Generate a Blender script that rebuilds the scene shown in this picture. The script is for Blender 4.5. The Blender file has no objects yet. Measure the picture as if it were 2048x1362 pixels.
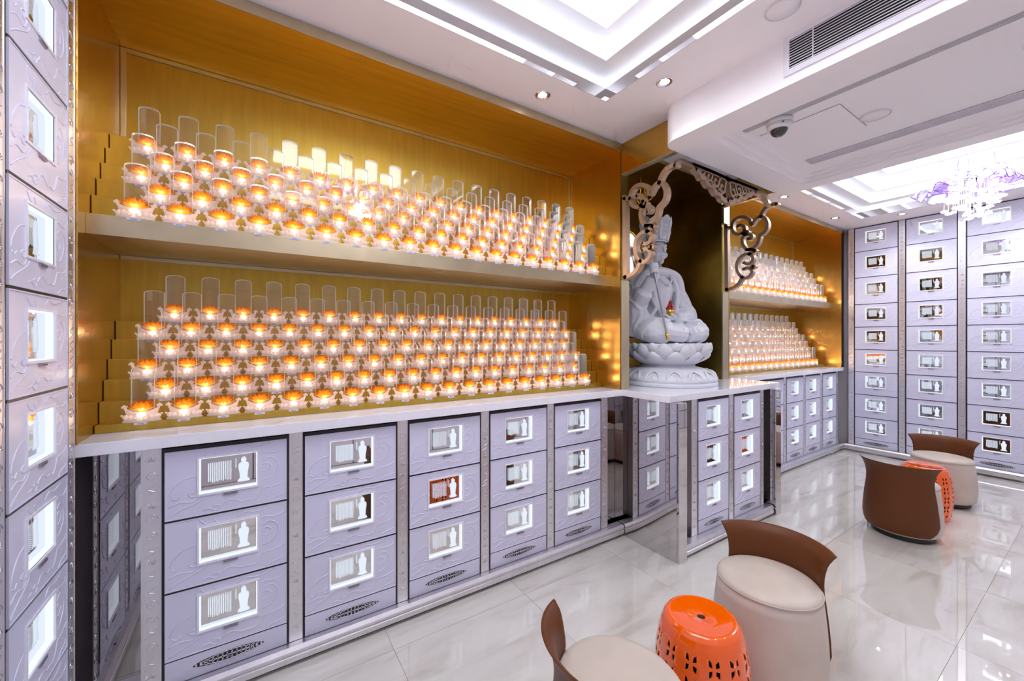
import bpy, bmesh, math, random
from mathutils import Vector, Matrix
random.seed(7)
PI = math.pi
S = bpy.context.scene
C = S.collection

# ------------------------------------------------------------------ camera, world, exposure
F_PX, HEAD, CAM_H = 797.0, math.radians(57.0), 1.5
cd = bpy.data.cameras.new('camera'); cam = bpy.data.objects.new('camera', cd); C.objects.link(cam)
cd.sensor_width = 36.0; cd.lens = F_PX / 2048.0 * 36.0; cd.clip_start = 0.02
cd.shift_y = -(681.0 - 677.0) / 2048.0
cam.location = (0, 0, CAM_H)
cam.rotation_euler = (PI / 2, 0, HEAD - PI / 2)
S.camera = cam
w = bpy.data.worlds.new('world'); S.world = w; w.use_nodes = True
w.node_tree.nodes['Background'].inputs[0].default_value = (0.85, 0.88, 1.0, 1)
w.node_tree.nodes['Background'].inputs[1].default_value = 0.05
S.view_settings.view_transform = 'Standard'; S.view_settings.look = 'None'
S.view_settings.gamma = 1.0; S.view_settings.use_curve_mapping = False
S.view_settings.exposure = 1.3
cy = S.cycles
cy.max_bounces = 9; cy.diffuse_bounces = 7; cy.glossy_bounces = 4; cy.transmission_bounces = 3
cy.adaptive_threshold = .1; cy.adaptive_min_samples = 12
cy.transparent_max_bounces = 40; cy.sample_clamp_indirect = 6.0; cy.sample_clamp_direct = 0.0
cy.caustics_reflective = False; cy.caustics_refractive = False; cy.blur_glossy = 0.5
L_PANEL, L_STRIP, L_SPOT, L_LED, L_PLAC, L_CHAN = 3.6, 1.2, 6.0, 4.0, .48, 3.4

# ------------------------------------------------------------------ materials
def new_mat(name):
    m = bpy.data.materials.new(name); m.use_nodes = True
    return m, m.node_tree.nodes, m.node_tree.links, m.node_tree.nodes['Principled BSDF']
def pm(name, col, rough=0.5, metal=0.0, spec=0.5, coat=0.0, emit=None, es=0.0, bump=None, mottling=0.0, mscale=8.0, stretch=None):
    m, N, L, p = new_mat(name)
    p.inputs['Base Color'].default_value = (*col, 1); p.inputs['Roughness'].default_value = rough
    p.inputs['Metallic'].default_value = metal; p.inputs['Specular IOR Level'].default_value = spec
    p.inputs['Coat Weight'].default_value = coat; p.inputs['Coat Roughness'].default_value = 0.03
    if emit: p.inputs['Emission Color'].default_value = (*emit, 1); p.inputs['Emission Strength'].default_value = es
    if mottling or bump:
        tc = N.new('ShaderNodeTexCoord'); mp = N.new('ShaderNodeMapping'); L.new(tc.outputs['Object'], mp.inputs[0])
        if stretch: mp.inputs['Scale'].default_value = stretch
        nz = N.new('ShaderNodeTexNoise'); nz.inputs['Scale'].default_value = mscale; nz.inputs['Detail'].default_value = 4
        L.new(mp.outputs[0], nz.inputs['Vector'])
        if mottling:
            r = N.new('ShaderNodeValToRGB'); r.color_ramp.elements[0].position = .3; r.color_ramp.elements[1].position = .7
            r.color_ramp.elements[0].color = (*[c * (1 - mottling) for c in col], 1)
            r.color_ramp.elements[1].color = (*[min(1, c * (1 + mottling)) for c in col], 1)
            L.new(nz.outputs['Fac'], r.inputs[0]); L.new(r.outputs[0], p.inputs['Base Color'])
        if bump:
            b = N.new('ShaderNodeBump'); b.inputs['Strength'].default_value = bump; b.inputs['Distance'].default_value = .002
            L.new(nz.outputs['Fac'], b.inputs['Height']); L.new(b.outputs[0], p.inputs['Normal'])
    return m
def emat(name, col, s, mis=True):
    m = bpy.data.materials.new(name); m.use_nodes = True; N = m.node_tree.nodes; N.clear()
    e = N.new('ShaderNodeEmission'); e.inputs[0].default_value = (*col, 1); e.inputs[1].default_value = s
    o = N.new('ShaderNodeOutputMaterial'); m.node_tree.links.new(e.outputs[0], o.inputs[0])
    if not mis: m.cycles.emission_sampling = 'NONE'
    return m
def clear_mat(name, tint=(0.97, 0.97, 0.96), gloss=0.03, ior=1.49, haze=0.0, hazecol=(1, .95, .9), maxr=1.0, glow=0.0):
    """clear sheet: lets light pass, mirrors by Fresnel, an optional frosted share"""
    m = bpy.data.materials.new(name); m.use_nodes = True; N = m.node_tree.nodes; L = m.node_tree.links; N.clear()
    o = N.new('ShaderNodeOutputMaterial'); t = N.new('ShaderNodeBsdfTransparent'); t.inputs[0].default_value = (*tint, 1)
    g = N.new('ShaderNodeBsdfGlossy'); g.inputs['Roughness'].default_value = gloss; g.inputs[0].default_value = (maxr, maxr, maxr, 1)
    f = N.new('ShaderNodeFresnel'); f.inputs[0].default_value = ior
    a = N.new('ShaderNodeMixShader'); L.new(f.outputs[0], a.inputs[0]); L.new(t.outputs[0], a.inputs[1]); L.new(g.outputs[0], a.inputs[2])
    out = a
    if haze:
        d = N.new('ShaderNodeBsdfDiffuse'); d.inputs[0].default_value = (*hazecol, 1)
        tr = N.new('ShaderNodeBsdfTranslucent'); tr.inputs[0].default_value = (*hazecol, 1)
        q = N.new('ShaderNodeMixShader'); q.inputs[0].default_value = .5; L.new(d.outputs[0], q.inputs[1]); L.new(tr.outputs[0], q.inputs[2])
        b = N.new('ShaderNodeMixShader'); b.inputs[0].default_value = haze; L.new(a.outputs[0], b.inputs[1]); L.new(q.outputs[0], b.inputs[2]); out = b
    if glow:
        e = N.new('ShaderNodeEmission'); e.inputs[0].default_value = (*hazecol, 1); e.inputs[1].default_value = glow
        ad = N.new('ShaderNodeAddShader'); L.new(out.outputs[0], ad.inputs[0]); L.new(e.outputs[0], ad.inputs[1]); out = ad
        m.cycles.emission_sampling = 'NONE'
    L.new(out.outputs[0], o.inputs[0]); return m

M = {}
M['white'] = pm('white_paint', (.93, .90, .92), .55)
M['cove'] = pm('cove_paint', (.90, .90, .93), .6)
M['wallpaint'] = pm('lavender_wall', (.60, .56, .61), .4)
M['locker'] = pm('lavender_locker', (.70, .70, .87), .32, spec=.5, mottling=.015, mscale=3)
M['locker_frame'] = pm('pale_frame', (.82, .82, .92), .3)
M['black'] = pm('black_gap', (.012, .011, .016), .4)
M['silver'] = pm('brushed_silver', (.80, .79, .83), .36, 1.0, mottling=.05, mscale=20, stretch=(1, 1, .1))
M['silver_dark'] = pm('engraved_silver', (.62, .61, .65), .16, 1.0)
M['filigree'] = pm('filigree_silver', (.55, .54, .60), .18, 1.0)
M['gem'] = pm('blue_gem', (.02, .03, .25), .05, coat=1)
M['mirror'] = pm('mirror_steel', (.66, .635, .63), .03, 1.0)
M['smoke'] = pm('smoked_mirror', (.35, .33, .34), .02, 1.0)
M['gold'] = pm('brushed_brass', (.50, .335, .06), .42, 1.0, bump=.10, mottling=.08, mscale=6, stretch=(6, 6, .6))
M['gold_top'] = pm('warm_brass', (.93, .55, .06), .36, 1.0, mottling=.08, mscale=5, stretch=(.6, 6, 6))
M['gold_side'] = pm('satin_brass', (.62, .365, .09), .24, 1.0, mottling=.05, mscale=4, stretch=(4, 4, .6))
M['gold_trim'] = pm('brass_trim', (.55, .47, .31), .36, 1.0, mottling=.07, mscale=9)
M['bronze'] = pm('shade_toned_bronze', (.36, .25, .055), .30, 1.0, mottling=.3, mscale=3)  # niche metal toned darker: the shade inside the niche is in this colour
M['quartz'] = pm('white_quartz', (.88, .88, .95), .12, coat=.3, mottling=.02, mscale=30)
M['taupe'] = pm('taupe_metal', (.50, .36, .25), .36, .75)
M['statue'] = pm('white_stone', (.70, .71, .77), .45, mottling=.02, mscale=10)
M['brown'] = pm('brown_leather', (.125, .036, .008), .45, spec=.3, bump=.15, mscale=180)
M['cream'] = pm('cream_leather', (.60, .52, .45), .45, mottling=.07, mscale=6, bump=.05)
M['orange'] = pm('orange_glaze', (.95, .125, .0), .08, spec=.4, coat=1.0)
M['dark'] = pm('dark_plinth', (.018, .013, .011), .25)
M['tag'] = pm('name_tag_white', (.62, .64, .85), .4)
M['ink'] = pm('tag_ink', (.08, .08, .16), .6)
M['acrylic'] = clear_mat('clear_acrylic', (.955, .945, .935), .03, 1.5)
M['acrylic_edge'] = clear_mat('acrylic_edge', (.9, .88, .86), .15, 1.5, haze=.45, hazecol=(1.0, .93, .86), glow=.05)
M['crystal'] = clear_mat('frosted_crystal', (.93, .87, .84), .2, 1.4, haze=.58, hazecol=(1.0, .83, .75), glow=.06)
M['led'] = emat('lamp_led', (1.0, .80, .62), L_LED * 9)
M['plac_glow'] = emat('lightbox_edge', (.80, .87, 1.0), L_PLAC, False)
M['etch'] = emat('etched_glow', (.80, .88, 1.0), L_PLAC * .85, False)
M['plac_mirror'] = pm('placard_mirror', (.80, .80, .82), .02, 1.0)
M['plate'] = pm('number_plate', (.42, .40, .47), .35, .6)
M['fill_light'] = emat('added_fill_panel', (.88, .93, 1.0), L_PANEL)  # fill emission added for brightness, not a fitting of the room
M['strip'] = emat('led_strip', (.90, .94, 1.0), L_STRIP)
M['spotglow'] = emat('downlight_glow', (.95, .97, 1.0), 14)
M['chrome'] = pm('chrome', (.8, .8, .84), .08, 1.0)
M['polished_gold'] = pm('polished_gold', (.90, .55, .05), .14, 1.0)
M['flame'] = pm('red_enamel', (.45, .015, .02), .2, coat=.6)
M['camera_white'] = pm('camera_white', (.75, .75, .76), .4)
M['camera_dome'] = pm('camera_dome', (.01, .01, .012), .04, coat=1)
M['slot'] = pm('slot_dark', (.02, .02, .024), .5)
M['slot_grey'] = pm('slot_grey', (.30, .29, .34), .5, .4)
M['grille_white'] = pm('grille_white', (.80, .78, .84), .45)
M['wire'] = pm('steel_wire', (.5, .5, .52), .3, 1.0)
M['petal_glass'] = clear_mat('violet_glass', (.86, .80, .97), .05, 1.45, haze=.12, hazecol=(.72, .58, 1.0))
M['petal_edge'] = pm('violet_edge', (.30, .17, .55), .2)
M['bulb'] = emat('chandelier_bulb', (1.0, .93, .95), 7)
M['bead'] = clear_mat('crystal_bead', (.97, .92, .95), .04, 1.6, haze=.42, hazecol=(1, .95, .97), glow=.2)

def lotus_mat():
    m, N, L, p = new_mat('orange_lotus')
    tc = N.new('ShaderNodeTexCoord'); sp = N.new('ShaderNodeVectorMath'); sp.operation = 'SUBTRACT'
    L.new(tc.outputs['Object'], sp.inputs[0]); sp.inputs[1].default_value = (0, -.006, .042)
    ln = N.new('ShaderNodeVectorMath'); ln.operation = 'LENGTH'; L.new(sp.outputs[0], ln.inputs[0])
    r = N.new('ShaderNodeValToRGB'); e = r.color_ramp.elements
    mu = N.new('ShaderNodeMath'); mu.operation = 'MULTIPLY'; mu.inputs[1].default_value = 22.0
    L.new(ln.outputs['Value'], mu.inputs[0]); L.new(mu.outputs[0], r.inputs[0])
    e[0].position = .3; e[0].color = (1.0, .68, .14, 1); e[1].position = 1.0; e[1].color = (.86, .17, .004, 1)
    k = e.new(.80); k.color = (1.0, .46, .018, 1)
    L.new(r.outputs[0], p.inputs['Base Color']); p.inputs['Roughness'].default_value = .3
    L.new(r.outputs[0], p.inputs['Emission Color']); p.inputs['Emission Strength'].default_value = .22; m.cycles.emission_sampling = 'NONE'
    t = N.new('ShaderNodeBsdfTranslucent'); L.new(r.outputs[0], t.inputs[0])
    x = N.new('ShaderNodeMixShader'); x.inputs[0].default_value = .45
    L.new(p.outputs[0], x.inputs[1]); L.new(t.outputs[0], x.inputs[2]); L.new(x.outputs[0], N['Material Output'].inputs[0])
    return m
M['lotus'] = lotus_mat()
M['lotus_plain'] = pm('orange_petal', (1.0, .42, .015), .35, emit=(1.0, .42, .015), es=.12); M['lotus_plain'].cycles.emission_sampling = 'NONE'

def marble_mat():
    m, N, L, p = new_mat('cream_marble')
    g = N.new('ShaderNodeNewGeometry'); oi = N.new('ShaderNodeObjectInfo')
    ad = N.new('ShaderNodeVectorMath'); ad.operation = 'MULTIPLY_ADD'; ad.inputs[1].default_value = (1, 1, 1)
    sc = N.new('ShaderNodeVectorMath'); sc.operation = 'SCALE'; sc.inputs[0].default_value = (9, 5, 3); L.new(oi.outputs['Random'], sc.inputs['Scale'])
    L.new(g.outputs['Position'], ad.inputs[0]); L.new(sc.outputs[0], ad.inputs[2])
    mp = N.new('ShaderNodeMapping'); mp.inputs['Rotation'].default_value = (0, 0, .45); mp.inputs['Scale'].default_value = (1.1, 4.2, 1); L.new(ad.outputs[0], mp.inputs[0])
    nz = N.new('ShaderNodeTexNoise'); nz.inputs['Scale'].default_value = 1.6; nz.inputs['Detail'].default_value = 7; nz.inputs['Distortion'].default_value = .7
    L.new(mp.outputs[0], nz.inputs['Vector'])
    r = N.new('ShaderNodeValToRGB'); e = r.color_ramp.elements
    e[0].position = .32; e[0].color = (.58, .53, .46, 1); e[1].position = .62; e[1].color = (.73, .70, .65, 1)
    k = e.new(.45); k.color = (.68, .645, .59, 1)
    L.new(nz.outputs['Fac'], r.inputs[0]); L.new(r.outputs[0], p.inputs['Base Color'])
    p.inputs['Roughness'].default_value = .035; p.inputs['Specular IOR Level'].default_value = .7; p.inputs['Coat Weight'].default_value = .5; p.inputs['Coat Roughness'].default_value = .01
    return m
M['marble'] = marble_mat()
M['grout'] = pm('tile_joint', (.50, .46, .41), .7)

# ------------------------------------------------------------------ geometry helpers
class MB:
    def __init__(s): s.v = []; s.f = []; s.mi = []; s.sm = []
    def add(s, v, f, mi=0, smooth=False):
        o = len(s.v); s.v += [tuple(p) for p in v]
        for q in f: s.f.append(tuple(i + o for i in q)); s.mi.append(mi); s.sm.append(smooth)
        return s
    def box(s, x0, x1, y0, y1, z0, z1, mi=0):
        v = [(x0, y0, z0), (x1, y0, z0), (x1, y1, z0), (x0, y1, z0), (x0, y0, z1), (x1, y0, z1), (x1, y1, z1), (x0, y1, z1)]
        return s.add(v, [(0, 3, 2, 1), (4, 5, 6, 7), (0, 1, 5, 4), (1, 2, 6, 5), (2, 3, 7, 6), (3, 0, 4, 7)], mi)
    def prism(s, poly, z0, z1, mi=0, T=None, smooth=False):
        """poly: 2D outline (ccw), extruded; T maps (a,b,c)->(x,y,z)"""
        T = T or (lambda a, b, c: (a, b, c)); n = len(poly)
        v = [T(a, b, z0) for a, b in poly] + [T(a, b, z1) for a, b in poly]
        f = [tuple(range(n))[::-1], tuple(range(n, 2 * n))]
        s.add(v, f, mi)
        o = len(s.v) - 2 * n
        for i in range(n):
            j = (i + 1) % n; s.f.append((o + i, o + j, o + n + j, o + n + i)); s.mi.append(mi); s.sm.append(smooth)
        return s
    def lathe(s, prof, n=24, c=(0, 0, 0), sx=1, sy=1, mi=0, smooth=True, cap=True, a0=0, a1=2 * PI):
        full = abs(a1 - a0 - 2 * PI) < 1e-6; m = n if full else n + 1
        v = []
        for r, z in prof:
            for k in range(m):
                a = a0 + (a1 - a0) * k / n; v.append((c[0] + r * math.cos(a) * sx, c[1] + r * math.sin(a) * sy, c[2] + z))
        f = []
        for i in range(len(prof) - 1):
            for k in range(n):
                k2 = (k + 1) % m; f.append((i * m + k, i * m + k2, (i + 1) * m + k2, (i + 1) * m + k))
        s.add(v, f, mi, smooth)
        if cap and full:
            o = len(s.v) - len(v)
            if prof[0][0] > 1e-5: s.f.append(tuple(o + k for k in range(m))[::-1]); s.mi.append(mi); s.sm.append(False)
            if prof[-1][0] > 1e-5: s.f.append(tuple(o + (len(prof) - 1) * m + k for k in range(m))); s.mi.append(mi); s.sm.append(False)
        return s
    def ball(s, c, r, n=12, mi=0, rx=1, ry=1, rz=1):
        k = max(4, n // 2)
        prof = [(max(1e-6, r * math.sin(PI * i / k)), -r * rz * math.cos(PI * i / k)) for i in range(k + 1)]
        return s.lathe(prof, n, c, rx, ry, mi, True, False)
    def tube(s, path, r, n=8, mi=0, closed=False, smooth=True):
        P = [Vector(p) for p in path]; m = len(P); R = r if isinstance(r, (list, tuple)) else [r] * m
        v = []; up = Vector((0, 0, 1)); prev = None
        for i in range(m):
            if closed: t = P[(i + 1) % m] - P[i - 1]
            else: t = P[min(i + 1, m - 1)] - P[max(i - 1, 0)]
            if t.length < 1e-9: t = Vector((0, 0, 1))
            t.normalize()
            if prev is None:
                a = t.cross(up); a = a if a.length > 1e-3 else t.cross(Vector((1, 0, 0)))
            else: a = prev - t * prev.dot(t)
            a.normalize(); prev = a; b = t.cross(a)
            for k in range(n):
                q = 2 * PI * k / n; v.append(P[i] + a * (R[i] * math.cos(q)) + b * (R[i] * math.sin(q)))
        f = []
        for i in range(m if closed else m - 1):
            i2 = (i + 1) % m
            for k in range(n):
                k2 = (k + 1) % n; f.append((i * n + k, i * n + k2, i2 * n + k2, i2 * n + k))
        if not closed: f += [tuple(range(n))[::-1], tuple(range((m - 1) * n, m * n))]
        return s.add(v, f, mi, smooth)
    def ribbon(s, path, wd, c0, c1, T, mi=0):
        """flat stroke of width wd along a 2D path, as a plate from depth c0 to c1"""
        m = len(path); Lp = []; Rp = []
        for i in range(m):
            ax, ay = path[max(i - 1, 0)]; bx, by = path[min(i + 1, m - 1)]
            dx, dy = bx - ax, by - ay; l = math.hypot(dx, dy) or 1
            q = wd(i / (m - 1)) if callable(wd) else wd
            nx, ny = -dy / l * q / 2, dx / l * q / 2
            Lp.append((path[i][0] + nx, path[i][1] + ny)); Rp.append((path[i][0] - nx, path[i][1] - ny))
        v = [T(a, b, c) for c in (c0, c1) for a, b in Lp + Rp]; f = []; k = 2 * m
        for i in range(m - 1):
            f += [(i, i + 1, m + i + 1, m + i), (k + i, k + m + i, k + m + i + 1, k + i + 1),
                  (i, k + i, k + i + 1, i + 1), (m + i, m + i + 1, k + m + i + 1, k + m + i)]
        f += [(0, m, k + m, k), (m - 1, k + m - 1, k + 2 * m - 1, 2 * m - 1)]
        s.add(v, f, mi)
        # rounded stroke ends
        for i in (0, m - 1):
            q = wd(i / (m - 1)) if callable(wd) else wd
            s.prism([(path[i][0] + q / 2 * math.cos(t * PI / 6), path[i][1] + q / 2 * math.sin(t * PI / 6)) for t in range(12)], c0, c1, mi, T)
        return s
    def mesh(s, name, mats, recalc=True):
        me = bpy.data.meshes.new(name); me.from_pydata(s.v, [], s.f)
        for m in (mats if isinstance(mats, (list, tuple)) else [mats]): me.materials.append(m)
        me.polygons.foreach_set('material_index', s.mi); me.polygons.foreach_set('use_smooth', s.sm)
        if recalc:
            b = bmesh.new(); b.from_mesh(me); bmesh.ops.recalc_face_normals(b, faces=b.faces); b.to_mesh(me); b.free()
        me.update(); return me

def obj(name, me, parent=None, loc=(0, 0, 0), rz=0):
    o = bpy.data.objects.new(name, me); C.objects.link(o); o.location = loc; o.rotation_euler = (0, 0, rz)
    if parent: o.parent = parent
    return o
def build(name, mb, mats, parent=None, loc=(0, 0, 0), rz=0): return obj(name, mb.mesh(name, mats), parent, loc, rz)
def tag(o, label, cat, group=None):
    o['label'] = label; o['category'] = cat
    if group: o['group'] = group
    return o
def thing(name, label, cat, loc=(0, 0, 0), rz=0, group=None):
    return tag(obj(name, None, None, loc, rz), label, cat, group)
def struct(name, mb, mats, parent=None, loc=(0, 0, 0)):
    o = build(name, mb, mats, parent, loc)
    if not parent: o['kind'] = 'structure'
    return o
def cr(pts, n=6, closed=False):
    """Catmull-Rom through pts"""
    P = [tuple(p) for p in pts]; m = len(P); out = []
    for i in range(m if closed else m - 1):
        g = (lambda k: P[k % m]) if closed else (lambda k: P[min(max(k, 0), m - 1)])
        a, b, c, d = g(i - 1), g(i), g(i + 1), g(i + 2)
        for k in range(n):
            t = k / n
            out.append(tuple(.5 * (2 * b[j] + (c[j] - a[j]) * t + (2 * a[j] - 5 * b[j] + 4 * c[j] - d[j]) * t * t + (3 * b[j] - a[j] - 3 * c[j] + d[j]) * t ** 3) for j in range(len(b))))
    if not closed: out.append(P[-1])
    return out
def bevel_mesh(me, wd, seg=2):
    b = bmesh.new(); b.from_mesh(me); bmesh.ops.bevel(b, geom=list(b.edges), offset=wd, segments=seg, affect='EDGES', profile=.5); b.to_mesh(me); b.free(); return me
def bbox(name, x0, x1, y0, y1, z0, z1, mat, parent=None, bev=.002, loc=(0, 0, 0)):
    me = MB().box(x0, x1, y0, y1, z0, z1).mesh(name, mat); bevel_mesh(me, bev) if bev else None
    return obj(name, me, parent, loc)

# ------------------------------------------------------------------ key dimensions (metres)
ZC = 2.97                     # ceiling
XL, XR, YM, YB = -.547, 6.74, 2.08, -.80   # left locker face, far locker face, main front plane, wall behind the camera
YBACK = 2.66                  # back of the brass alcoves
ZT, ZU = 1.112, 1.065         # worktop top / underside

# ------------------------------------------------------------------ floor: marble tiles
fl = struct('floor', MB().box(XL - .1, 7.0, YB - .1, 2.8, -.06, -.004), M['grout'])
tx, ty = .768, .735
tile_me = {}
x = .57 - 2 * tx
while x < 7.0:
    y = 1.92 + ty
    while y > YB - .8:
        a0, a1 = max(x, XL - .1), min(x + tx, 7.0); b0, b1 = max(y - ty, YB - .1), min(y, 2.75)
        if a1 - a0 > .02 and b1 - b0 > .02:
            key = (round(a1 - a0, 3), round(b1 - b0, 3))
            if key not in tile_me:
                tile_me[key] = MB().box(0, key[0] - .0018, 0, key[1] - .0018, -.02, 0).mesh('tile', M['marble'])
            obj('tile', tile_me[key], fl, (a0, b0, 0))
        y -= ty
    x += tx

# ------------------------------------------------------------------ walls and ceiling
struct('wall_left', MB().box(XL - .12, XL - .06, YB - .1, 2.8, 0, 3.5), M['wallpaint'])
struct('wall_right', MB().box(XR + .08, XR + .16, YB - .1, 2.8, 0, 3.5), M['wallpaint'])
struct('wall_main', MB().box(XL - .12, XR + .16, 2.76, 2.84, 0, 3.5), M['wallpaint'])
def back_wall_mat():
    m, N, L, p = new_mat('panelled_wall')
    g = N.new('ShaderNodeNewGeometry'); br = N.new('ShaderNodeTexBrick'); mp = N.new('ShaderNodeMapping')
    mp.inputs['Rotation'].default_value = (-PI / 2, 0, 0); L.new(g.outputs['Position'], mp.inputs[0]); L.new(mp.outputs[0], br.inputs['Vector'])
    br.offset = 0; br.inputs['Scale'].default_value = 1.0; br.inputs['Brick Width'].default_value = .505; br.inputs['Row Height'].default_value = .30
    br.inputs['Mortar Size'].default_value = .006
    br.inputs['Color1'].default_value = (.74, .71, .78, 1); br.inputs['Color2'].default_value = (.76, .73, .80, 1); br.inputs['Mortar'].default_value = (.02, .02, .03, 1)
    L.new(br.outputs['Color'], p.inputs['Base Color']); p.inputs['Roughness'].default_value = .35
    return m
struct('wall_back', MB().box(XL - .12, XR + .16, YB - .06, YB, 0, 3.5), back_wall_mat())

C1 = (-.16, 1.83, -.32, 1.755); C2 = (4.25, 6.24, -.32, 1.765)
mb = MB()
X0, X1, Y0, Y1 = XL - .1, XR + .1, YB - .02, 2.74
for x0, x1, y0, y1 in ((X0, C1[0], Y0, Y1), (C1[0], C1[1], Y0, C1[2]), (C1[0], C1[1], C1[3], Y1), (C1[1], C2[0], Y0, Y1),
                       (C2[0], C2[1], Y0, C2[2]), (C2[0], C2[1], C2[3], Y1), (C2[1], X1, Y0, Y1)):
    mb.box(x0, x1, y0, y1, ZC, ZC + .07)
ceil = struct('ceiling', mb, M['white'])
PROF = [(0, 3.046), (-.065, 3.046), (-.065, 3.10), (.125, 3.10), (.125, 3.145), (.055, 3.145), (.055, 3.20), (.205, 3.20), (.205, 3.252), (.135, 3.252), (.135, 3.33)]
def rect(c, a): return [(c[0] + a, c[2] + a), (c[1] - a, c[2] + a), (c[1] - a, c[3] - a), (c[0] + a, c[3] - a)]
for ci, c in enumerate((C1, C2)):
    m = MB()
    for (a0, z0), (a1, z1) in zip(PROF, PROF[1:]):
        r0, r1 = rect(c, a0), rect(c, a1)
        for k in range(4):
            j = (k + 1) % 4
            m.add([(*r0[k], z0), (*r0[j], z0), (*r1[j], z1), (*r1[k], z1)], [(0, 1, 2, 3)])
    r0 = rect(c, .135); m.add([(*p, 3.33) for p in r0], [(0, 1, 2, 3)])
    build('coffer', m, M['cove'], ceil)
    m = MB(); r0 = rect(c, .003)
    for k in range(4):
        j = (k + 1) % 4
        m.add([(*r0[k], ZC - .001), (*r0[j], ZC - .001), (*r0[j], 3.0465), (*r0[k], 3.0465)], [(0, 1, 2, 3)])
    t = build('mirror_strip', m, M['mirror'], ceil)
    for a, z in ((-.05, 3.05), (.07, 3.149), (.15, 3.256)):        # hidden LED strips in the three coves
        m = MB(); x0, x1, y0, y1 = c[0] + a, c[1] - a, c[2] + a, c[3] - a; e = .012
        for q in ((x0, x1, y0, y0 + e), (x0, x1, y1 - e, y1), (x0, x0 + e, y0 + e, y1 - e), (x1 - e, x1, y0 + e, y1 - e)): m.box(*q, z, z + .01)
        build('cove_strip', m, M['strip'], ceil)
    m = MB(); r0 = rect(c, .33); m.add([(*p, 3.328) for p in r0], [(0, 1, 2, 3)])
    build('added_fill_panel', m, M['fill_light'], ceil)  # added glowing sheet to brighten the room; real coffer light is the coves

# ------------------------------------------------------------------ dropped beam across the room
BX0, BX1, BYE, BZ = 2.19, 3.85, 1.62, 2.735
def rounded_end(x0, x1, y0, y1, r, n=8):
    return [(x0, y0), (x1, y0), (x1, y1)] + [(x0 + r - r * math.sin(PI / 2 * k / n), y1 - r + r * math.cos(PI / 2 * k / n)) for k in range(n + 1)]
mb = MB().prism(rounded_end(BX0, BX1, YB, BYE, .10), BZ + .042, ZC)
mb.prism(rounded_end(BX0, 2.40, YB, BYE, .10), BZ, BZ + .042)
mb.box(2.40, 3.70, 1.41, BYE, BZ, BZ + .042); mb.box(3.70, BX1, YB, BYE, BZ, BZ + .042)
for k in (1, 2):
    a = .045 * k
    mb.box(2.40 + a - .045, 2.40 + a, YB, 1.41 - a + .045, BZ + .014 * k, BZ + .042); mb.box(3.70 - a, 3.70 - a + .045, YB, 1.41 - a + .045, BZ + .014 * k, BZ + .042)
    mb.box(2.40 + a, 3.70 - a, 1.41 - a, 1.41 - a + .045, BZ + .014 * k, BZ + .042)
beam = struct('beam', mb, M['white'])
ZB = BZ + .042
# linear slot diffusers
def slot_diffuser(x0, x1, y1, label, n, mat):
    t = thing('slot_diffuser', label, 'air vent', ((x0 + x1) / 2, y1, ZB))
    h = (x1 - x0) / 2
    build('duct_back', MB().box(-h, h, YB + .05 - y1, 0, -.003, .0), mat, t)
    m = MB().box(-h, h, YB + .05 - y1, 0, -.006, -.002).mesh('slat', M['grille_white'])
    st = 2 * h / n; sm = MB().box(0, st * .34, YB + .05 - y1, 0, -.007, -.003).mesh('slat', M['grille_white'])
    for k in range(n): obj('slat', sm, t, (-h + k * st, 0, 0))
slot_diffuser(2.494, 2.566, 1.28, 'narrow dark slot diffuser along the grilled side of the dropped beam', 6, M['slot'])
slot_diffuser(3.32, 3.43, 1.25, 'wider grey slot diffuser along the chandelier side of the dropped beam', 10, M['slot_grey'])
# access hatch and blank discs
t = thing('access_hatch', 'square white access hatch in the underside of the beam beside dome camera', 'hatch', (2.88, 1.05, ZB))
build('reveal', MB().box(-.205, .205, -.205, .205, -.0012, 0), M['slot_grey'], t)
bbox('panel', -.2025, .2025, -.2025, .2025, -.004, -.001, M['white'], t, .0008)
def disc(name, label, c, r=.07):
    t = thing(name, label, 'ceiling cover', c)
    build('ring', MB().lathe([(r * .93, -.001), (r * .93, -.009), (r, -.007), (r, 0)], 32, cap=False), M['camera_white'], t)
    build('plate', MB().lathe([(1e-6, -.008), (r * .90, -.007), (r * .91, -.001)], 32, cap=False), M['white'], t)
disc('blank_cover', 'round white blank cover on the beam underside past the access hatch', (2.98, .78, ZB))
disc('blank_cover', 'round white blank cover on the flat ceiling near the supply grille', (1.975, .83, ZC))
# dome camera
t = thing('dome_camera', 'white ceiling dome camera with glossy black lens bubble', 'camera', (2.57, 1.10, ZB))
build('mount', MB().lathe([(.066, 0), (.068, -.028), (.064, -.032)], 32), M['camera_white'], t)
build('collar', MB().lathe([(.062, -.032), (.060, -.056), (.050, -.064), (.045, -.064)], 32), M['camera_white'], t)
build('lens_dome', MB().lathe([(.0455, -.058)] + [(.045 * math.cos(q * PI / 16), -.060 - .042 * math.sin(q * PI / 16)) for q in range(8)] + [(1e-5, -.102)], 28, cap=False), M['camera_dome'], t)
build('indicator', MB().box(-.052, -.046, -.046, -.038, -.048, -.042), M['camera_dome'], t)
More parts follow.
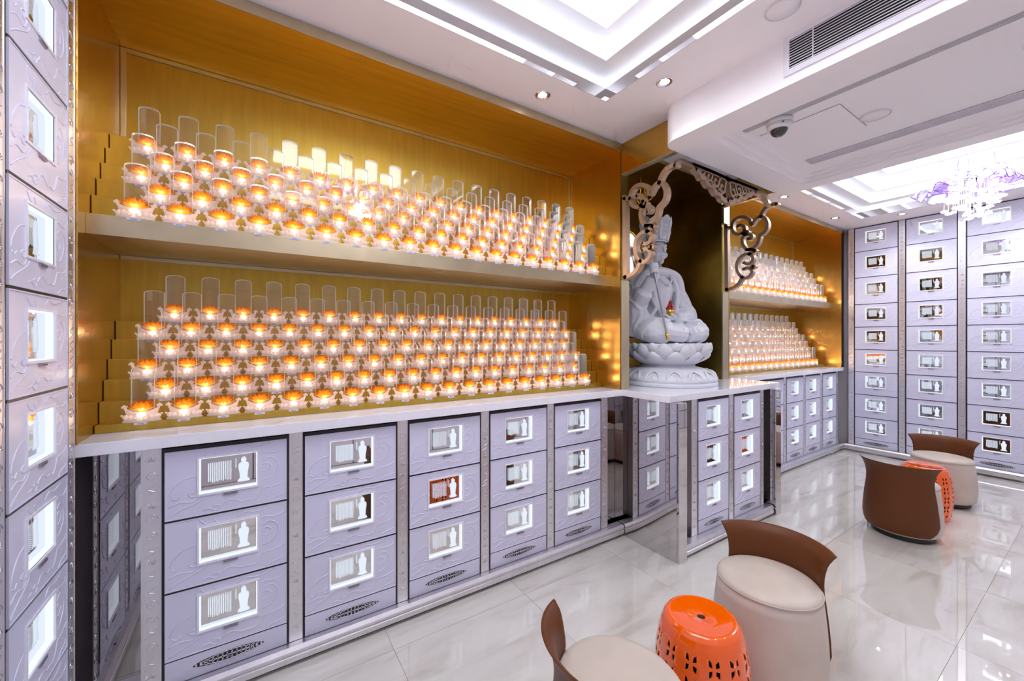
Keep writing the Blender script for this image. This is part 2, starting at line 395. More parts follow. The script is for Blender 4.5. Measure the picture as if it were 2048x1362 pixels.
# supply grille on the beam's left face
t = thing('supply_grille', 'large white louvred supply grille on the side of the dropped beam', 'air vent', (BX0, .2, 2.88))
GY0, GY1, GZ0, GZ1 = -.75, .69, -.072, .068
m = MB()
for q in ((GY0 - .03, GY1 + .025, GZ1, GZ1 + .022), (GY0 - .03, GY1 + .025, GZ0 - .028, GZ0), (GY0 - .03, GY0, GZ0, GZ1), (GY1, GY1 + .025, GZ0, GZ1)): m.box(-.009, .0, q[0], q[1], q[2], q[3])
build('frame', m, M['grille_white'], t)
build('duct_back', MB().box(-.002, -.0005, GY0, GY1, GZ0, GZ1), M['slot'], t)
sm = MB().prism([(-.010, 0), (-.002, .006), (-.002, .0095), (-.010, .0035)], GY0, GY1, T=lambda a, b, c: (a, c, b)).mesh('louvre', M['grille_white'])
for k in range(11): obj('louvre', sm, t, (0, 0, GZ0 + .002 + k * .01275))
build('mullion', MB().box(-.0095, -.002, GY1 - .10, GY1 - .096, GZ0, GZ1), M['grille_white'], t)

# ------------------------------------------------------------------ downlights
def downlight(x, y, z, label, power=L_SPOT):
    t = thing('downlight', label, 'downlight', (x, y, z), group='recessed ceiling downlights')
    build('trim_ring', MB().lathe([(.038, -.001), (.039, -.005), (.047, -.003), (.047, 0)], 32, cap=False), M['chrome'], t)
    build('reflector', MB().lathe([(.038, -.004), (.034, -.0025), (.026, -.0015)], 32, cap=False), M['chrome'], t)
    build('lamp', MB().lathe([(1e-5, -.0016), (.026, -.0014)], 24, cap=False), M['spotglow'], t)
    ld = bpy.data.lights.new('downlight_beam', 'SPOT'); ld.energy = power; ld.spot_size = 1.9; ld.spot_blend = .8; ld.shadow_soft_size = .04; ld.color = (1, .95, .93)
    lo = bpy.data.objects.new('downlight_beam', ld); C.objects.link(lo); lo.parent = t; lo.location = (0, 0, -.02)
downlight(1.465, 1.917, ZC, 'chrome downlight in the ceiling strip above the long brass alcove')
downlight(1.977, 1.439, ZC, 'chrome downlight between the large coffer corner and the dropped beam')
downlight(1.977, .1, ZC, 'chrome downlight beside the supply grille further along the beam')
downlight(4.612, 1.93, ZC, 'chrome downlight above the far brass alcove next to the carved canopy')
downlight(5.952, 1.93, ZC, 'chrome downlight above the far brass alcove next to the end lockers')
downlight(6.42, 1.436, ZC, 'chrome downlight between the far coffer and the first end locker column')
downlight(6.42, .45, ZC, 'chrome downlight between the far coffer and the third end locker column')
downlight(2.836, .20, ZB, 'chrome downlight in the underside of the dropped beam', 5)

# ------------------------------------------------------------------ lockers
DOORW = .421
RELIEF_PX = [
 [(120,1060),(250,990),(400,985),(480,930),(500,870),(430,845),(360,880),(400,912),(450,905)],
 [(120,1200),(250,1110),(400,1030),(520,960),(570,900)],
 [(130,900),(170,800),(280,680),(400,620),(520,595)],
 [(500,262),(580,320),(640,330),(690,370)],
 [(690,262),(730,310),(790,335),(860,320)],
 [(540,1110),(620,1080),(690,1105),(745,1090),(760,1040),(700,1030),(672,1058)],
 [(790,1040),(850,980),(950,960),(1050,985),(1130,960),(1220,960),(1310,890),(1360,800),(1480,770),(1600,730),(1690,680)],
 [(1350,680),(1450,650),(1550,560),(1590,460),(1540,370),(1440,345),(1360,400)],
 [(1350,550),(1420,540),(1480,490),(1470,450),(1400,430),(1370,460)],
 [(1350,300),(1400,275),(1500,280),(1600,260),(1680,210)],
 [(1000,255),(1100,190),(1250,200),(1400,165),(1500,130)],
 [(150,930),(210,950),(260,900)], [(1400,1000),(1480,940),(1600,900),(1690,860)],
]
def relief_norm():
    out = []
    for l in RELIEF_PX:
        q = []
        for x, y in l:
            nx = (x - 70) / 1645.; yt = 270 - 190 * nx; yb = 1260 - 305 * nx
            q.append((min(.975, max(.02, nx)), min(.97, max(.02, 1 - (y - yt) / (yb - yt)))))
        out.append(q)
    return out
RELIEF = relief_norm()
door_cache = {}
def door_meshes(wd, h):
    key = (round(wd, 3), round(h, 3))
    if key in door_cache: return door_cache[key]
    wx0, wx1 = wd * .256, wd * .732
    wz0 = h * .5 - .052 ; wz1 = wz0 + .150
    d = {}
    m = MB()                                           # panel with the window opening
    for q in ((0, wx0, 0, h), (wx1, wd, 0, h), (wx0, wx1, 0, wz0), (wx0, wx1, wz1, h)): m.box(q[0], q[1], -.006, .012, q[2], q[3])
    for q in ((0, wd, 0, .004), (0, wd, h - .004, h), (0, .004, .004, h - .004), (wd - .004, wd, .004, h - .004)): m.box(q[0], q[1], -.008, -.006, q[2], q[3])
    d['panel'] = m.mesh('locker_door', M['locker'])
    m = MB(); b = .007                                 # frame around the window
    for q in ((wx0 - b, wx1 + b, wz1, wz1 + b), (wx0 - b, wx1 + b, wz0 - b, wz0), (wx0 - b, wx0, wz0, wz1), (wx1, wx1 + b, wz0, wz1)): m.box(q[0], q[1], -.010, -.004, q[2], q[3])
    d['frame'] = m.mesh('window_frame', M['locker_frame'])
    m = MB(); e = .0035; g = .0135                       # lit returns of the light box
    m.box(wx0, wx0 + e, -.004, g, wz0, wz1); m.box(wx1 - e, wx1, -.004, g, wz0, wz1); m.box(wx0 + e, wx1 - e, -.004, g, wz0, wz0 + e); m.box(wx0 + e, wx1 - e, -.004, g, wz1 - e, wz1)
    d['glow'] = m.mesh('light_box_edge', M['plac_glow'])
    d['mirror'] = MB().box(wx0, wx1, g, g + .004, wz0, wz1).mesh('mirror_pane', M['plac_mirror'])
    W, H = wx1 - wx0, wz1 - wz0
    # etched standing figure on a small lotus base, as a shallow relief
    cx, z0, s = wx0 + W * .755, wz0 + H * .16, H * .70
    half = [(.21, 0), (.22, .03), (.17, .06), (.19, .09), (.13, .12), (.135, .2), (.15, .4), (.18, .56), (.185, .68), (.155, .75), (.085, .79), (.075, .82), (.095, .88), (.085, .94), (.045, 1.0)]
    m = MB()
    for k in range(len(half) - 1):
        (a, u), (a2, u2) = half[k], half[k + 1]
        pr = [(-a, u, 0), (-a * .5, u, 1), (a * .5, u, 1), (a, u, 0), (-a2, u2, 0), (-a2 * .5, u2, 1), (a2 * .5, u2, 1), (a2, u2, 0)]
        m.add([(cx + p[0] * s, .009 - p[2] * .005, z0 + p[1] * s) for p in pr], [(0, 1, 5, 4), (1, 2, 6, 5), (2, 3, 7, 6)])
    d['figure'] = m.mesh('etched_figure', M['etch'], recalc=False)
    m = MB(); rnd = random.Random(5); n = 13            # etched columns of small characters
    for c in range(n + 1):
        x = wx0 + W * (.14 + .41 * c / n) + (.012 if c == n else 0); z = wz0 + H * (.80 if c < n else .84); zb = wz0 + H * (.26 + rnd.random() * .05 if c < n else .58)
        while z > zb:
            l = .0035 + rnd.random() * .002; m.add([(x, .006, z), (x + .0032, .006, z), (x + .0032, .006, z - l), (x, .006, z - l)], [(0, 1, 2, 3)]); z -= l + .0012
    d['text'] = m.mesh('inscription', M['etch'], recalc=False)
    m = MB().box(wx0 + W * .40, wx0 + W * .66, -.0115, -.006, wz0 - b - .012, wz0 - b - .003)
    for k in range(9): m.box(wx0 + W * (.415 + .026 * k), wx0 + W * (.43 + .026 * k), -.0118, -.011, wz0 - b - .0095, wz0 - b - .0055, 1)
    d['plate'] = m.mesh('number_plate', [M['plate'], M['ink']])
    m = MB()
    for l in RELIEF:
        p = [(a * wd, -.0054, c * h) for a, c in l]
        run = []
        for q in cr(p, 5):
            inside = wx0 - b - .002 < q[0] < wx1 + b + .002 and wz0 - b - .002 < q[2] < wz1 + b + .002
            if inside:
                if len(run) > 2: m.tube(run, .0027, 6)
                run = []
            else: run.append(q)
        if len(run) > 2: m.tube(run, .0027, 6)
    for a, c in ((.06, .30), (.93, .55), (.12, .12), (.88, .2), (.45, .12), (.6, .93)): m.ball((a * wd, -.0065, c * h), .0022, 6)
    d['relief'] = m.mesh('relief_pattern', M['locker'])
    door_cache[key] = d; return d

def make_grille(wd):
    key = ('g', round(wd, 3))
    if key in door_cache: return door_cache[key]
    m = MB(); rnd = random.Random(3); L = .115
    for i in range(15):
        t = -1 + 2 * i / 14.; x = t * L; hh = .017 * (1 - abs(t) ** 1.7) + .003
        for sgn in (-1, 1):
            r = max(.003, hh * .48)
            m.tube([(x + r * math.cos(q) * 1.1, -.007, sgn * hh * .5 + r * math.sin(q)) for q in [2 * PI * k / 10 for k in range(10)]], .0019, 5, closed=True)
        m.ball((x, -.007, 0), .0035, 8, ry=.6)
        if abs(t) < .95: m.ball((x + .007, -.007, hh * .9), .0028, 6, ry=.6); m.ball((x + .007, -.007, -hh * .9), .0028, 6, ry=.6)
    m.prism([(L * 1.1 * math.cos(q), .020 * math.sin(q) * abs(math.sin(q)) ** .3) for q in [2 * PI * k / 32 for k in range(32)]], -.0068, -.006, 1, T=lambda a, b, c: (a, c, b))
    fil = m.mesh('filigree', [M['filigree'], M['black']])
    gem = MB().ball((0, -.011, -.006), .005, 10).mesh('gem', M['gem'])
    door_cache[key] = (fil, gem); return door_cache[key]

def locker_column(label, loc, rz, lines, kick0, wd=DOORW, group='lavender locker columns', top_gap=.0):
    """lines: heights of the door joints from the top of the kick panel upwards; local x along the face, y into the wall"""
    t = thing('locker_cabinet', label, 'locker', loc, rz, group)
    build('carcass', MB().box(-.010, wd + .010, .040, .058, kick0 - .01, lines[-1] + top_gap), M['black'], t)
    m = MB(); z0, z1 = kick0, lines[-1] + top_gap
    m.box(-.010, -.0012, -.003, .040, z0, z1); m.box(wd + .0012, wd + .010, -.003, .040, z0, z1)
    for zz in lines: m.box(-.001, wd + .001, -.0045, .040, zz - .0086, zz - .0002)
    m.box(-.010, wd + .010, -.003, .040, lines[-1], lines[-1] + .006)
    build('edge_strip', m, M['black'], t)
    kp = build('kick_panel', MB().box(0, wd, -.006, .012, kick0, lines[0] - .006), M['locker'], t)
    fil, gem = make_grille(wd)
    zc = (kick0 + lines[0] - .006) / 2
    obj('filigree', fil, kp, (wd / 2, 0, zc)); obj('gem', gem, kp, (wd / 2, 0, zc))
    for a, b in zip(lines, lines[1:]):
        h = b - a - .009; d = door_meshes(wd, h)
        o = obj('locker_door', d['panel'], t, (0, 0, a))
        for nm, k in (('window_frame', 'frame'), ('light_box_edge', 'glow'), ('mirror_pane', 'mirror'), ('etched_figure', 'figure'), ('inscription', 'text'), ('number_plate', 'plate'), ('relief_pattern', 'relief')):
            q = obj(nm, d[k], o)
            if nm in ('relief_pattern', 'inscription'): q['kind'] = 'stuff'
    return t
def pilaster(n, loc, rz, wd, z0, z1):
    """silver strip with engraved scrolls; local x along the face"""
    o = bpy.data.objects.new('trim_%d' % n, MB().box(0, wd, -.004, .05, z0, z1).mesh('pilaster', M['silver'])); C.objects.link(o)
    o.location = loc; o.rotation_euler = (0, 0, rz); o['kind'] = 'structure'
    m = MB().box(.003, .006, -.006, -.004, z0, z1).box(wd - .006, wd - .003, -.006, -.004, z0, z1)
    build('edge_bead', m, M['silver'], o)
    m = MB(); rnd = random.Random(n * 13); z = z0 + .06; c = wd / 2
    while z < z1 - .05:
        k = rnd.choice((0, 1, 2)); r = min(wd * .33, .021)
        if k == 0:
            m.tube([(c + r * (1 - q / 16) * math.cos(q * .62), -.0045, z + r * (1 - q / 16) * math.sin(q * .62)) for q in range(15)], .0012, 5)
        elif k == 1:
            for q in range(7): 
                a = .4 + q * .38; m.tube([(c + .3 * r * math.cos(a), -.0045, z - r * .4 + .3 * r * math.sin(a)), (c + 1.1 * r * math.cos(a), -.0045, z - r * .4 + 1.2 * r * math.sin(a))], .0010, 5)
        else:
            m.tube(cr([(c - r, -.0045, z - r), (c + r * .6, -.0045, z - r * .3), (c - r * .5, -.0045, z + r * .3), (c + r * .8, -.0045, z + r)], 5), .0012, 5)
        z += r * rnd.uniform(2.2, 3.4)
    build('engraving', m, M['silver_dark'], o)
    return o

YF = 2.12                                         # main run locker face
ML = [.187, .467, .758, 1.046]
MK = .088
names = ['next to the left locker wall', 'second from the left locker wall', 'third and middle of five', 'fourth from the left locker wall', 'beside the black glass corner']
for i in range(5):
    locker_column('lavender three-door locker column under the long worktop, ' + names[i], (-.300 + .5055 * i, YF, 0), 0, ML, MK, .430)
tn = 1
pilaster(tn, (-.372, YF, 0), 0, .062, MK, ZU); tn += 1
for i in range(5):
    pilaster(tn, (-.300 + .5055 * i + .440, YF, 0), 0, .0555 if i < 4 else .066, MK, ZU); tn += 1
# far run below the second alcove
fx = [4.114, 4.619, 5.126, 5.616, 6.125]
fn = ['hidden nearest the altar', 'next to the altar side panel', 'middle of those in view', 'second from the end lockers', 'next to the end lockers']
for i in range(5):
    if i == 0: continue
    locker_column('lavender three-door locker column under the far worktop, ' + fn[i], (fx[i], YF, 0), 0, ML, MK, .425)
    pilaster(tn, (fx[i] + .435, YF, 0), 0, .06, MK, ZU); tn += 1
# left locker wall (faces +x)
LL = [.135, .432, .736, 1.037, 1.338, 1.642, 1.944, 2.302, 2.645, 2.965]
locker_column('tall nine-door lavender locker column on the left wall beside the brass alcove', (XL, 1.600, 0), PI / 2, LL, .06, .398)
pilaster(tn, (XL, 2.008, 0), PI / 2, .068, .05, ZC - .002); tn += 1
pilaster(tn, (XL, 1.530, 0), PI / 2, .058, .05, ZC - .002); tn += 1
locker_column('tall nine-door lavender locker column on the left wall further from the alcove', (XL, 1.095, 0), PI / 2, LL, .06, .425)
# far locker wall (faces -x)
FL = [.187, .467, .767, 1.063, 1.358, 1.655, 1.953, 2.307, 2.650, 2.966]
en = ['next to the far alcove', 'second from the far alcove', 'behind the far chairs', 'fourth from the far alcove', 'fifth from the far alcove']
for i in range(5):
    locker_column('tall nine-door lavender locker column on the end wall, ' + en[i], (XR, 1.966 - .4985 * i, 0), -PI / 2, FL, MK, .418)
    pilaster(tn, (XR, 1.966 - .4985 * i + .071, 0), -PI / 2, .058, MK, ZC - .002); tn += 1

# ------------------------------------------------------------------ plinths
PLP = [(0, .022), (-.012, .022), (-.012, .046), (-.004, .050), (-.004, .056), (-.012, .060), (-.012, .070), (0, .086), (.06, .086), (.06, .022)]
def plinth(name, x0, x1, loc, rz):
    T = lambda a, b, c: (c, a, b)
    o = bpy.data.objects.new(name, MB().prism(PLP, x0, x1, T=T).mesh(name, M['silver'])); C.objects.link(o); o.location = loc; o.rotation_euler = (0, 0, rz); o['kind'] = 'structure'
    build('toe_recess', MB().box(x0, x1, .012, .06, 0, .022), M['smoke'], o)
plinth('baseboard_main', XL + .02, 2.36, (0, 2.082, 0), 0)
plinth('baseboard_far', 3.83, 6.70, (0, 2.082, 0), 0)
plinth('baseboard_right', 0, 2.85, (6.705, 2.07, 0), -PI / 2)
plinth('baseboard_left', 0, 2.85, (XL + .03, -.78, 0), PI / 2)
plinth('baseboard_altar', 2.465, 3.70, (0, 1.635, 0), 0)

# smoked mirror panels in the corners
t = tag(bbox('smoked_mirror', XL - .02, -.350, 2.172, 2.178, .086, ZU, M['smoke'], None, 0), 'tall smoked mirror panel in the corner under the worktop by left lockers', 'mirror')
t = tag(bbox('smoked_mirror', 2.222, 2.375, 2.172, 2.178, .086, ZU, M['smoke'], None, 0), 'black smoked mirror panel between the long locker run and the altar', 'mirror')
t = tag(bbox('smoked_mirror', 6.61, 6.80, 2.172, 2.178, .086, ZU, M['smoke'], None, 0), 'narrow smoked mirror panel between far locker run and end lockers', 'mirror')

tag(bbox('smoked_mirror', 6.655, 6.735, 2.085, 2.10, ZT, ZC - .001, M['smoke'], None, 0), 'tall narrow smoked mirror strip between far alcove and end lockers', 'mirror')

# ------------------------------------------------------------------ worktops
def slab(label, parts):
    t = thing('worktop', label, 'worktop', (parts[0][0], parts[0][2], ZU))
    for i, (x0, x1, y0, y1) in enumerate(parts):
        bbox('slab', x0 - parts[0][0], x1 - parts[0][0], y0 - parts[0][2], y1 - parts[0][2], 0, ZT - ZU, M['quartz'], t, .0025)
slab('long white quartz worktop below the large brass alcove', [(XL + .002, 2.343, 2.078, 2.70)])
slab('projecting white quartz altar top below the seated statue', [(2.3445, 3.905, 1.668, 2.70)])
slab('white quartz worktop below the far brass alcove', [(3.9065, 6.70, 2.078, 2.70)])

# ------------------------------------------------------------------ altar base: mirror side panels and two lockers
def altar_panel(x0, x1, label):
    t = thing('altar_side_panel', label, 'panel', ((x0 + x1) / 2, 1.63, 0))
    m = MB(); h = (x1 - x0) / 2; n = 14; L = 2.17 - 1.63; v = []
    for k in range(n + 1):
        s = k / n; bow = -.007 * math.sin(PI * s)
        v += [(-h + bow, s * L, 0), (-h + bow, s * L, ZU)]
    m.add(v, [(2 * k, 2 * k + 1, 2 * k + 3, 2 * k + 2) for k in range(n)], 0, True)
    build('mirror_face', m, M['mirror'], t)
    bbox('panel_core', -h + .0005, h, -.018, L, 0, ZU, M['mirror'], t, .0015)
altar_panel(2.368, 2.457, 'bowed mirror-steel end panel of the altar facing the long locker run')
altar_panel(3.713, 3.803, 'mirror-steel end panel of the altar facing the end lockers')
YA = 1.685
AL = [.187, .470, .762, 1.050]
locker_column('lavender three-door altar locker below the statue, beside the bowed mirror panel', (2.695, YA, 0), 0, AL, MK, .397)
locker_column('lavender three-door altar locker below the statue, beside the dark glass strip', (3.182, YA, 0), 0, AL, MK, .400)
for x, wd in ((2.612, .072), (3.103, .067), (3.593, .055)):
    pilaster(tn, (x, YA, 0), 0, wd, MK, ZU); tn += 1
tag(bbox('smoked_mirror', 3.65, 3.712, 1.74, 1.746, .086, ZU, M['smoke'], None, 0), 'narrow smoked mirror strip at the far end of the altar front', 'mirror')
tag(bbox('smoked_mirror', 2.458, 2.612, 1.74, 1.746, .086, ZU, M['smoke'], None, 0), 'narrow smoked mirror strip behind the near edge of the altar front', 'mirror')
struct('trim_%d' % tn, MB().box(2.458, 3.712, 1.75, 2.6, .086, ZU - .002), M['black']); tn += 1

# ------------------------------------------------------------------ brass alcoves
LOW_Y = [2.272 + .0595 * i for i in range(6)]; LOW_Z = [1.145 + .0875 * i for i in range(6)]
UP_Y = [2.176 + .0605 * i for i in range(6)]; UP_Z = [1.985 + .0868 * i for i in range(6)]
tag_me = MB().box(-.021, .021, -.0025, 0, -.0095, -.001).mesh('name_tag', M['tag'])
def tag_mesh():
    m = MB().box(-.021, .021, -.0025, 0, -.0095, -.001)
    for k in range(8): m.box(-.010 + .0025 * k, -.0083 + .0025 * k, -.0027, -.0024, -.0068, -.0038, 1)
    m.box(.0165, .0178, -.0027, -.0024, -.006, -.0048, 1)
    return m.mesh('name_tag', [M['tag'], M['ink']])
tag_me = tag_mesh()
def alcove(label, x0, x1, lrows, urows):
    t = thing('brass_alcove', label, 'alcove', (x0, YM, ZT)); t['kind'] = 'structure'
    def part(nm, a0, a1, b0, b1, c0, c1, mat, bev=.001, par=t): return bbox(nm, a0 - x0, a1 - x0, b0 - YM, b1 - YM, c0 - ZT, c1 - ZT, mat, par, bev)
    part('side_panel', x0 - .006, x0, YM + .005, YBACK, ZT + .0005, ZC - .001, M['gold_side'], 0)
    part('side_panel', x1, x1 + .004, YM + .005, YBACK, ZT + .0005, ZC - .001, M['gold_side'], 0)
    bp = part('back_panel', x0, x1, YBACK, YBACK + .01, ZT + .0005, ZC - .001, M['gold'], 0)
    part('top_panel', x0, x1, YM + .002, YBACK, 2.917, ZC - .002, M['gold_top'], 0)
    part('fascia', x0 - .006, x1 + .004, YM - .004, YM + .002, 2.917, ZC - .001, M['gold_trim'], .0008)
    part('front_edge', x0 - .006, x0 + .006, YM - .004, YM + .005, ZT + .0005, 2.917, M['gold_side'], .0005)
    part('back_trim', x0 + .001, x0 + .022, YBACK - .009, YBACK, UP_Z[5], 2.915, M['gold_trim'], .001)
    part('back_trim', x1 - .020, x1 - .001, YBACK - .009, YBACK, UP_Z[5], 2.915, M['gold_trim'], .001)
    part('back_trim', x0 + .022, x1 - .020, YBACK - .009, YBACK, 2.895, 2.916, M['gold_trim'], .001)
    part('back_trim', x0 + .001, x1 - .001, YBACK - .009, YBACK, 1.885, 1.904, M['gold_trim'], .001)
    part('shelf', x0, x1, UP_Y[0], YBACK, 1.905, UP_Z[0], M['gold_trim'], .001)
    tiers = {}
    for i in range(6):
        z0 = ZT + .0005 if i == 0 else LOW_Z[i - 1] - .0015
        tiers['l', i] = part('tier', x0 + .002, x1 - .002, LOW_Y[i], YBACK - .0005, z0, LOW_Z[i], M['gold'], .0012)
        if i: tiers['u', i] = part('tier', x0 + .002, x1 - .002, UP_Y[i], YBACK - .0005, UP_Z[i - 1] - .0015, UP_Z[i], M['gold'], .0012)
    tiers['u', 0] = [c for c in t.children if c.name.startswith('shelf')][0]
    for lv, rows, YY, ZZ in (('l', lrows, LOW_Y, LOW_Z), ('u', urows, UP_Y, UP_Z)):
        for i, xs in enumerate(rows):
            for xx in xs:
                obj('name_tag', tag_me, tiers[lv, i], (xx - x0, YY[i] - .0003 - YM, ZZ[i] - ZT))
    return t
def row_xs(i, first, last, off=.071, pitch=.1424):
    a = first + (off if i % 2 else 0); out = []
    while a <= last - (off if i % 2 else 0) + .01: out.append(a); a += pitch
    return out
lowL = [row_xs(i, -.400, 2.165) for i in range(6)]; upL = [row_xs(i, -.403, 2.165) for i in range(5)]
def far_rows(n, YY):
    out = []
    for i in range(n):
        last = 6.405 - (.071 if i % 2 else 0); lim = 3.83 * (YY[i] + .03) / YM - .09
        k = int((last - max(lim, 3.93)) / .1424); out.append([last - .1424 * j for j in range(k, -1, -1)])
    return out
lowR = far_rows(6, LOW_Y); upR = far_rows(5, UP_Y)
alcove('long brass two-level alcove with stepped tiers full of lotus lamps', -.541, 2.331, lowL, upL)
alcove('far brass two-level alcove between the carved canopy and end lockers', 3.836, 6.645, lowR, upR)

# ------------------------------------------------------------------ lotus lamps
def lamp_parts():
    P = {}
    m = MB()                                             # stepped pedestal
    m.lathe([(.064, 0), (.064, .004), (.060, .006), (.060, .010), (.056, .012), (.052, .020), (.047, .026), (.043, .030)], 20, (0, 0, 0), 1, .42)
    for k in range(14):
        a = 2 * PI * k / 14; m.ball((.0535 * math.cos(a), .0225 * math.sin(a), .021), .0100, 6)
    P['pedestal'] = m
    m = MB()                                             # boat-shaped crystal cradle with curled ends
    o_ = len(m.v)
    m.lathe([(.042, .024), (.050, .028), (.0535, .034), (.0550, .042), (.0515, .042), (.047, .037), (.040, .034), (.001, .033)], 24, (0, 0, 0), 1, .44, cap=False)
    for q in range(o_, len(m.v)):                        # the bowl rises towards its two ends
        x_, y_, z_ = m.v[q]; m.v[q] = (x_, y_, z_ + .016 * (abs(x_) / .0550) ** 2 * max(0, (z_ - .026) / .016))
    for s in (-1, 1):
        m.tube(cr([(s * .052, 0, .050), (s * .0535, 0, .060), (s * .0575, 0, .067), (s * .0625, 0, .066), (s * .0620, 0, .060)], 3), [.0055] * 6 + [.004] * 7, 6)
        m.ball((s * .0565, 0, .0705), .004, 6); m.ball((s * .0490, 0, .0655), .004, 6)
        for k in range(5): m.ball((s * .016 * k, -.0215 + .0012 * k * k, .0285), .0045, 6)
    P['cradle'] = m
    m = MB()                                             # lotus flower
    for n, spread, ln, wd, lift, ph in ((10, 1.3, .045, .0105, .024, 0), (9, 1.2, .037, .0098, .037, .45), (8, 1.1, .027, .0085, .046, .1), (5, 1.0, .014, .0068, .043, .5)):
        for k in range(n):
            a = 2 * PI * (k + ph) / n; ca, sa = math.cos(a), math.sin(a); v = []
            for i in range(5):
                s = i / 4; rr = .006 + (ln * math.sin(min(1.5, spread) * (.25 + .75 * s)) / math.sin(min(1.5, spread))) * s * math.sin(min(spread, 1.5))
                z = lift * (s ** 1.5) + .002
                ww = wd * math.sin(PI * min(.97, .18 + .80 * s)) ** .8
                for j in (-1, 0, 1):
                    zz = z + (abs(j) * .0045 * (1 - s * .6)); r2 = rr - abs(j) * .002
                    v.append(((r2 * ca - j * ww * sa), -.006 + (r2 * sa + j * ww * ca) * .74, .0385 + zz))
            m.add(v, [(i * 3 + j, i * 3 + j + 1, i * 3 + j + 4, i * 3 + j + 3) for i in range(4) for j in range(2)], 0, True)
    m.ball((0, -.006, .054), .010, 8)
    P['lotus'] = m
    m = MB(); hw, y0, y1, zb, zt = .0375, .0105, .0245, .030, .222    # clear arched tablet
    top = [(hw * math.cos(q), zt + .014 * math.sin(q) - 0) for q in [PI * k / 10 for k in range(11)]]
    poly = [(-hw, zb), (hw, zb)] + top
    n = len(poly); v = [(a, y0, b) for a, b in poly] + [(a, y1, b) for a, b in poly]
    m.add(v, [tuple(range(n)), tuple(range(2 * n - 1, n - 1, -1))], 0)
    o = 0
    for i in range(n):
        j = (i + 1) % n; m.f.append((i, n + i, n + j, j)); m.mi.append(1); m.sm.append(False)
    for yy in (y0 - .0004, y1 + .0004):                                    # bright rim lines, piped LED light put in as glow
        m.tube([(a * .985, yy, b) for a, b in [(-hw, zb)] + top[::-1] + [(hw, zb)]], .0007, 4, 1)
    P['tablet'] = m
    m = MB(); m.ball((0, -.0262, .0330), .0072, 8, ry=.5)
    P['led'] = m
    return P
LP = lamp_parts()
LMAT = {'pedestal': [M['crystal']], 'cradle': [M['crystal']], 'lotus': [M['lotus']], 'tablet': [M['acrylic'], M['acrylic_edge']], 'led': [M['led']]}
LME = {k: LP[k].mesh(k, LMAT[k], recalc=k not in ('lotus', 'tablet')) for k in LP}
ORD = ['front', 'second', 'third', 'fourth', 'fifth', 'sixth']
def lotus_lamp(x, y, z, label, group):
    t = thing('lotus_lamp', label, 'lamp', (x, y, z), 0, group)
    for k in ('pedestal', 'cradle', 'lotus', 'tablet', 'led'): obj({'lotus': 'lotus_flower', 'led': 'led_light'}.get(k, k), LME[k], t)
rest = []
for far, low, rows in ((0, 1, lowL), (0, 0, upL), (1, 1, lowR), (1, 0, upR)):
    YY, ZZ = (LOW_Y, LOW_Z) if low else (UP_Y, UP_Z)
    for i, xs in enumerate(rows):
        for j, xx in enumerate(xs):
            p = (xx, YY[i] + .0285, ZZ[i])
            if far and i > 2: rest.append(p); continue
            where = "%s alcove's %s" % ('far' if far else 'long', 'worktop level' if low else 'upper shelf')
            if j == len(xs) - 1: end = 'end nearest ' + ('end lockers' if far else 'statue niche')
            elif j == 0 and not far: end = 'end nearest left lockers'
            else: end = 'short of the row end' if far else 'between its end lamps'
            lotus_lamp(*p, 'lotus lamp, %s row of %s, %s' % (ORD[i], where, end), '%s row of lotus lamps, %s' % (ORD[i], where))
big = MB(); slots = {'pedestal': 0, 'cradle': 0, 'lotus': 1, 'tablet': 2, 'led': 4}
for (x, y, z) in rest:
    for k in LP:
        m = LP[k]; o = len(big.v)
        big.v += [(a + x, b + y, c + z) for a, b, c in m.v]
        big.f += [tuple(i + o for i in q) for q in m.f]; big.mi += [slots[k] + q for q in m.mi]; big.sm += m.sm
o = obj('lotus_lamp_rows', big.mesh('lotus_lamp_rows', [M['crystal'], M['lotus_plain'], M['acrylic'], M['acrylic_edge'], M['led']], recalc=False))
tag(o, 'rear rows of small orange lotus lamps massed in the far alcove', 'lamps'); o['kind'] = 'stuff'

# ------------------------------------------------------------------ statue niche and carved canopy
t = thing('statue_niche', 'shade-toned bronze niche behind the seated white statue', 'alcove', (2.334, YM, ZT)); t['kind'] = 'structure'
def npart(nm, a0, a1, b0, b1, c0, c1, mat, bev=.001): return bbox(nm, a0 - 2.334, a1 - 2.334, b0 - YM, b1 - YM, c0 - ZT, c1 - ZT, mat, t, bev)
npart('jamb', 2.337, 2.424, YM - .002, YM + .01, ZT + .0005, 1.942, M['gold_trim'])
npart('jamb', 2.337, 2.424, YM + .010, 2.70, ZT + .0005, ZC - .001, M['bronze'], .0005)
npart('jamb', 3.732, 3.831, YM - .002, YM + .01, ZT + .0005, 1.942, M['gold_trim'])
npart('jamb', 3.732, 3.831, YM + .010, 2.70, ZT + .0005, ZC - .001, M['bronze'], .0005)
npart('jamb', 3.732, 3.831, YM - .012, YM + .01, 2.59, 2.77, M['gold_trim'])
npart('back_panel', 2.424, 3.732, 2.69, 2.70, ZT + .0005, ZC - .001, M['bronze'], 0)
npart('back_panel', 2.60, 3.55, 2.678, 2.69, ZT + .12, 2.78, M['bronze'], .004)
npart('top_panel', 2.424, 3.732, YM, 2.69, 2.94, ZC - .001, M['bronze'], 0)

